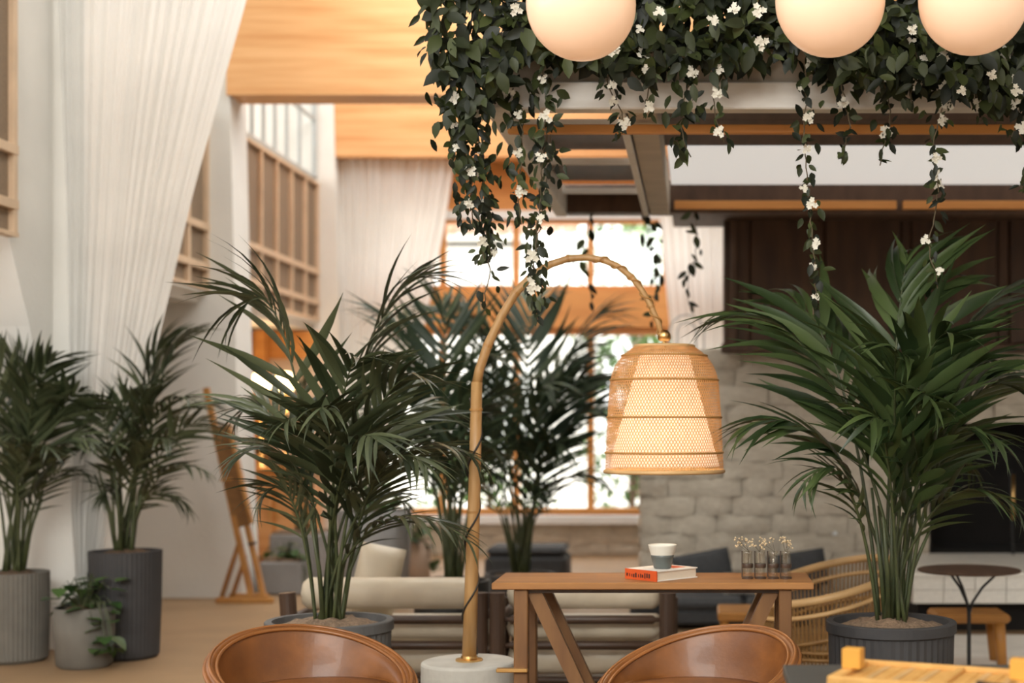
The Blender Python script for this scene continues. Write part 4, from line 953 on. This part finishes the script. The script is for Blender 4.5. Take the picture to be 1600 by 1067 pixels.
# ------------------------------------------------------------------ rattan armchair
rc = Vector((WX(1300, 7.15), 7.35, 0))
ra = thing('rattan_chair', 'woven rattan armchair with bent cane arms between the table and right palm', 'armchair', rc)
def rp(th, r, z): return rc + Vector((r * math.cos(th), r * .95 * math.sin(th), z))
def rim(th): return .50 + .20 * (.5 + .5 * math.cos(th - R(25)))
TH0, TH1 = R(-165), R(165); K = 44
ths = [TH0 + (TH1 - TH0) * k / K for k in range(K + 1)]
for r_, dz, rad_, mm_ in ((.37, 0, .021, 'rattan_pale'), (.365, -.075, .012, 'rattan_pale'), (.335, -.21, .012, 'rattan')):
    MB().tube([rp(a, r_, rim(a) + dz) for a in ths], rad_, 10).build('bent_cane', mm_, ra, True)
sp_ = MB().tube([(0, 0, 0), (0, 0, 1)], 1, 5, False).mesh('spoke', 'rattan', True)
for k in range(96):
    a = TH0 + (TH1 - TH0) * k / 95; p0 = rp(a, .315, .14); p1 = rp(a, .366, rim(a) - .01)
    o = link('cane_spoke', sp_, ra); dv = p1 - p0; o.location = p0 - rc; o.rotation_euler = dv.to_track_quat('Z', 'Y').to_euler(); o.scale = (.0048, .0048, dv.length)
for z in (.14, .165, .20, .235, .27):
    MB().ring([rp(2 * math.pi * k / 48, .318 + (z - .14) * .1, z) for k in range(48)], .011).build('hoop', 'rattan', ra, True)
MB().lathe([(.31, .25), (.31, .31), (.27, .33), (.001, .335)], 40, rc).build('seat', 'rattan', ra, True)
for k in range(4):
    a = R(45 + 90 * k); MB().tube([rp(a, .27, .28), rp(a, .29, 0)], .018, 10).build('leg', 'rattan_pale', ra, True)

# ------------------------------------------------------------------ bistro table and stool by the hearth
bd_ = 7.65; bx = WX(1514, bd_); bz = WZ(889, bd_)
bt_ = thing('bistro_table', 'small round table on a black branching iron stand by the hearth', 'table', (bx, bd_, 0))
MB().lathe([(.001, bz - .012), (.27, bz - .012), (.275, bz - .008), (.275, bz - .004), (.27, bz), (.001, bz)], 48, (bx, bd_, 0)).build('tabletop', 'dark_board', bt_)
jz = WZ(955, bd_)
MB().tube([(bx, bd_, .02), (bx, bd_, jz + .02)], .011, 10).build('pole', 'steel_black', bt_)
for (dx, dy) in ((-.11, 0), (-.07, .05), (.16, -.01)):
    MB().tube([(bx, bd_, jz - .02), (bx + dx * .12, bd_ + dy * .2, jz + .05), (bx + dx * .45, bd_ + dy * .6, jz + .13), (bx + dx, bd_ + dy, bz - .012)], .007, 8).build('branch', 'steel_black', bt_, True)
MB().lathe([(.16, 0), (.16, .012), (.02, .03)], 32, (bx, bd_, 0)).build('foot', 'steel_black', bt_)
sd_ = 8.15; s0, s1 = WX(1462, sd_), WX(1580, sd_); szt = WZ(960, sd_)
stl = thing('wooden_stool', 'low orange wooden stool behind the iron table stand', 'stool', ((s0 + s1) / 2, sd_ + .15, 0))
MB().bbox((s0, sd_, szt - .055), (s1, sd_ + .32, szt), .018).build('seat', 'stool_wood', stl)
for xx in (s0 + .05, s1 - .06):
    for yy in (sd_ + .05, sd_ + .27): MB().tube([(xx, yy, szt - .05), (xx + (.02 if xx > (s0 + s1) / 2 else -.02), yy, 0.012)], [.036, .028], 12).build('leg', 'stool_wood', stl, True)
# poker
pk = thing('fire_poker', 'slim brass poker standing in the dark fireplace', 'poker', (WX(1583, 10.9), 10.9, .41))
MB().tube([(WX(1583, 10.9), 10.9, .41), (WX(1583, 10.9), 11.0, WZ(735, 10.9))], .008, 8).build('rod', 'steel_black', pk)
MB().tube([W(1583, 812, 10.93), W(1583, 742, 10.96)], .014, 10).build('handle', 'brass', pk, True)

# ------------------------------------------------------------------ near black table with the game tray
nt0, nt1 = 2.4, 3.93
nx0 = WX(1223, nt1)
nb = thing('dining_table', 'black square table at the lower right corner', 'table', (nx0 + .6, 3.2, 0))
MB().bbox((nx0, nt0, .712), (nx0 + 1.4, nt1, .74), .003).build('tabletop', 'table_black', nb)
for xx in (nx0 + .03, nx0 + 1.31):
    for yy in (nt0 + .03, nt1 - .09): MB().box((xx, yy, 0), (xx + .06, yy + .06, .712)).build('leg', 'steel_black', nb)
gt = thing('game_tray', 'pale wooden game tray with two upright blocks on the black table', 'game tray', (.612, 3.665, .74), R(-23))
GL, GW, GH = .245, .145, .022
MB().box((-GL, -GW, 0), (GL, GW, .008)).build('base', 'tray_wood', gt, local=True)
for a, b in (((-GL, -GW, .008), (GL, -GW + .016, GH)), ((-GL, GW - .016, .008), (GL, GW, GH)), ((-GL, -GW + .016, .008), (-GL + .03, GW - .016, GH)), ((GL - .03, -GW + .016, .008), (GL, GW - .016, GH))):
    MB().bbox(a, b, .002).build('rim', 'tray_wood', gt, local=True)
MB().bbox((.03, -GW + .016, .008), (.05, GW - .016, GH - .002), .002).build('divider', 'tray_wood', gt, local=True)
for k in range(12):
    x = -GL + .045 + k * .034
    if .015 < x < .06 or x > GL - .045: continue
    MB().box((x, -GW + .02, .008), (x + .016, GW - .02, .0105)).build('inlay', 'rattan_pale' if k % 2 else 'tray_wood', gt, local=True)
for s_ in (-1, 1): MB().bbox((s_ * (GL - .026) - .025, -.022, GH), (s_ * (GL - .026) + .025, .022, GH + .052), .002).build('post', 'block_wood', gt, local=True)
MB().tube([(GL - .045, -.10, .016), (GL - .12, -.07, .016)], .008, 8).build('marker', 'dark_wood', gt, True, True)
MB().tube([(GL, -.06, .02), (GL + .008, -.06, .02)], .006, 8).build('clasp', 'grey_metal', gt, True, True)
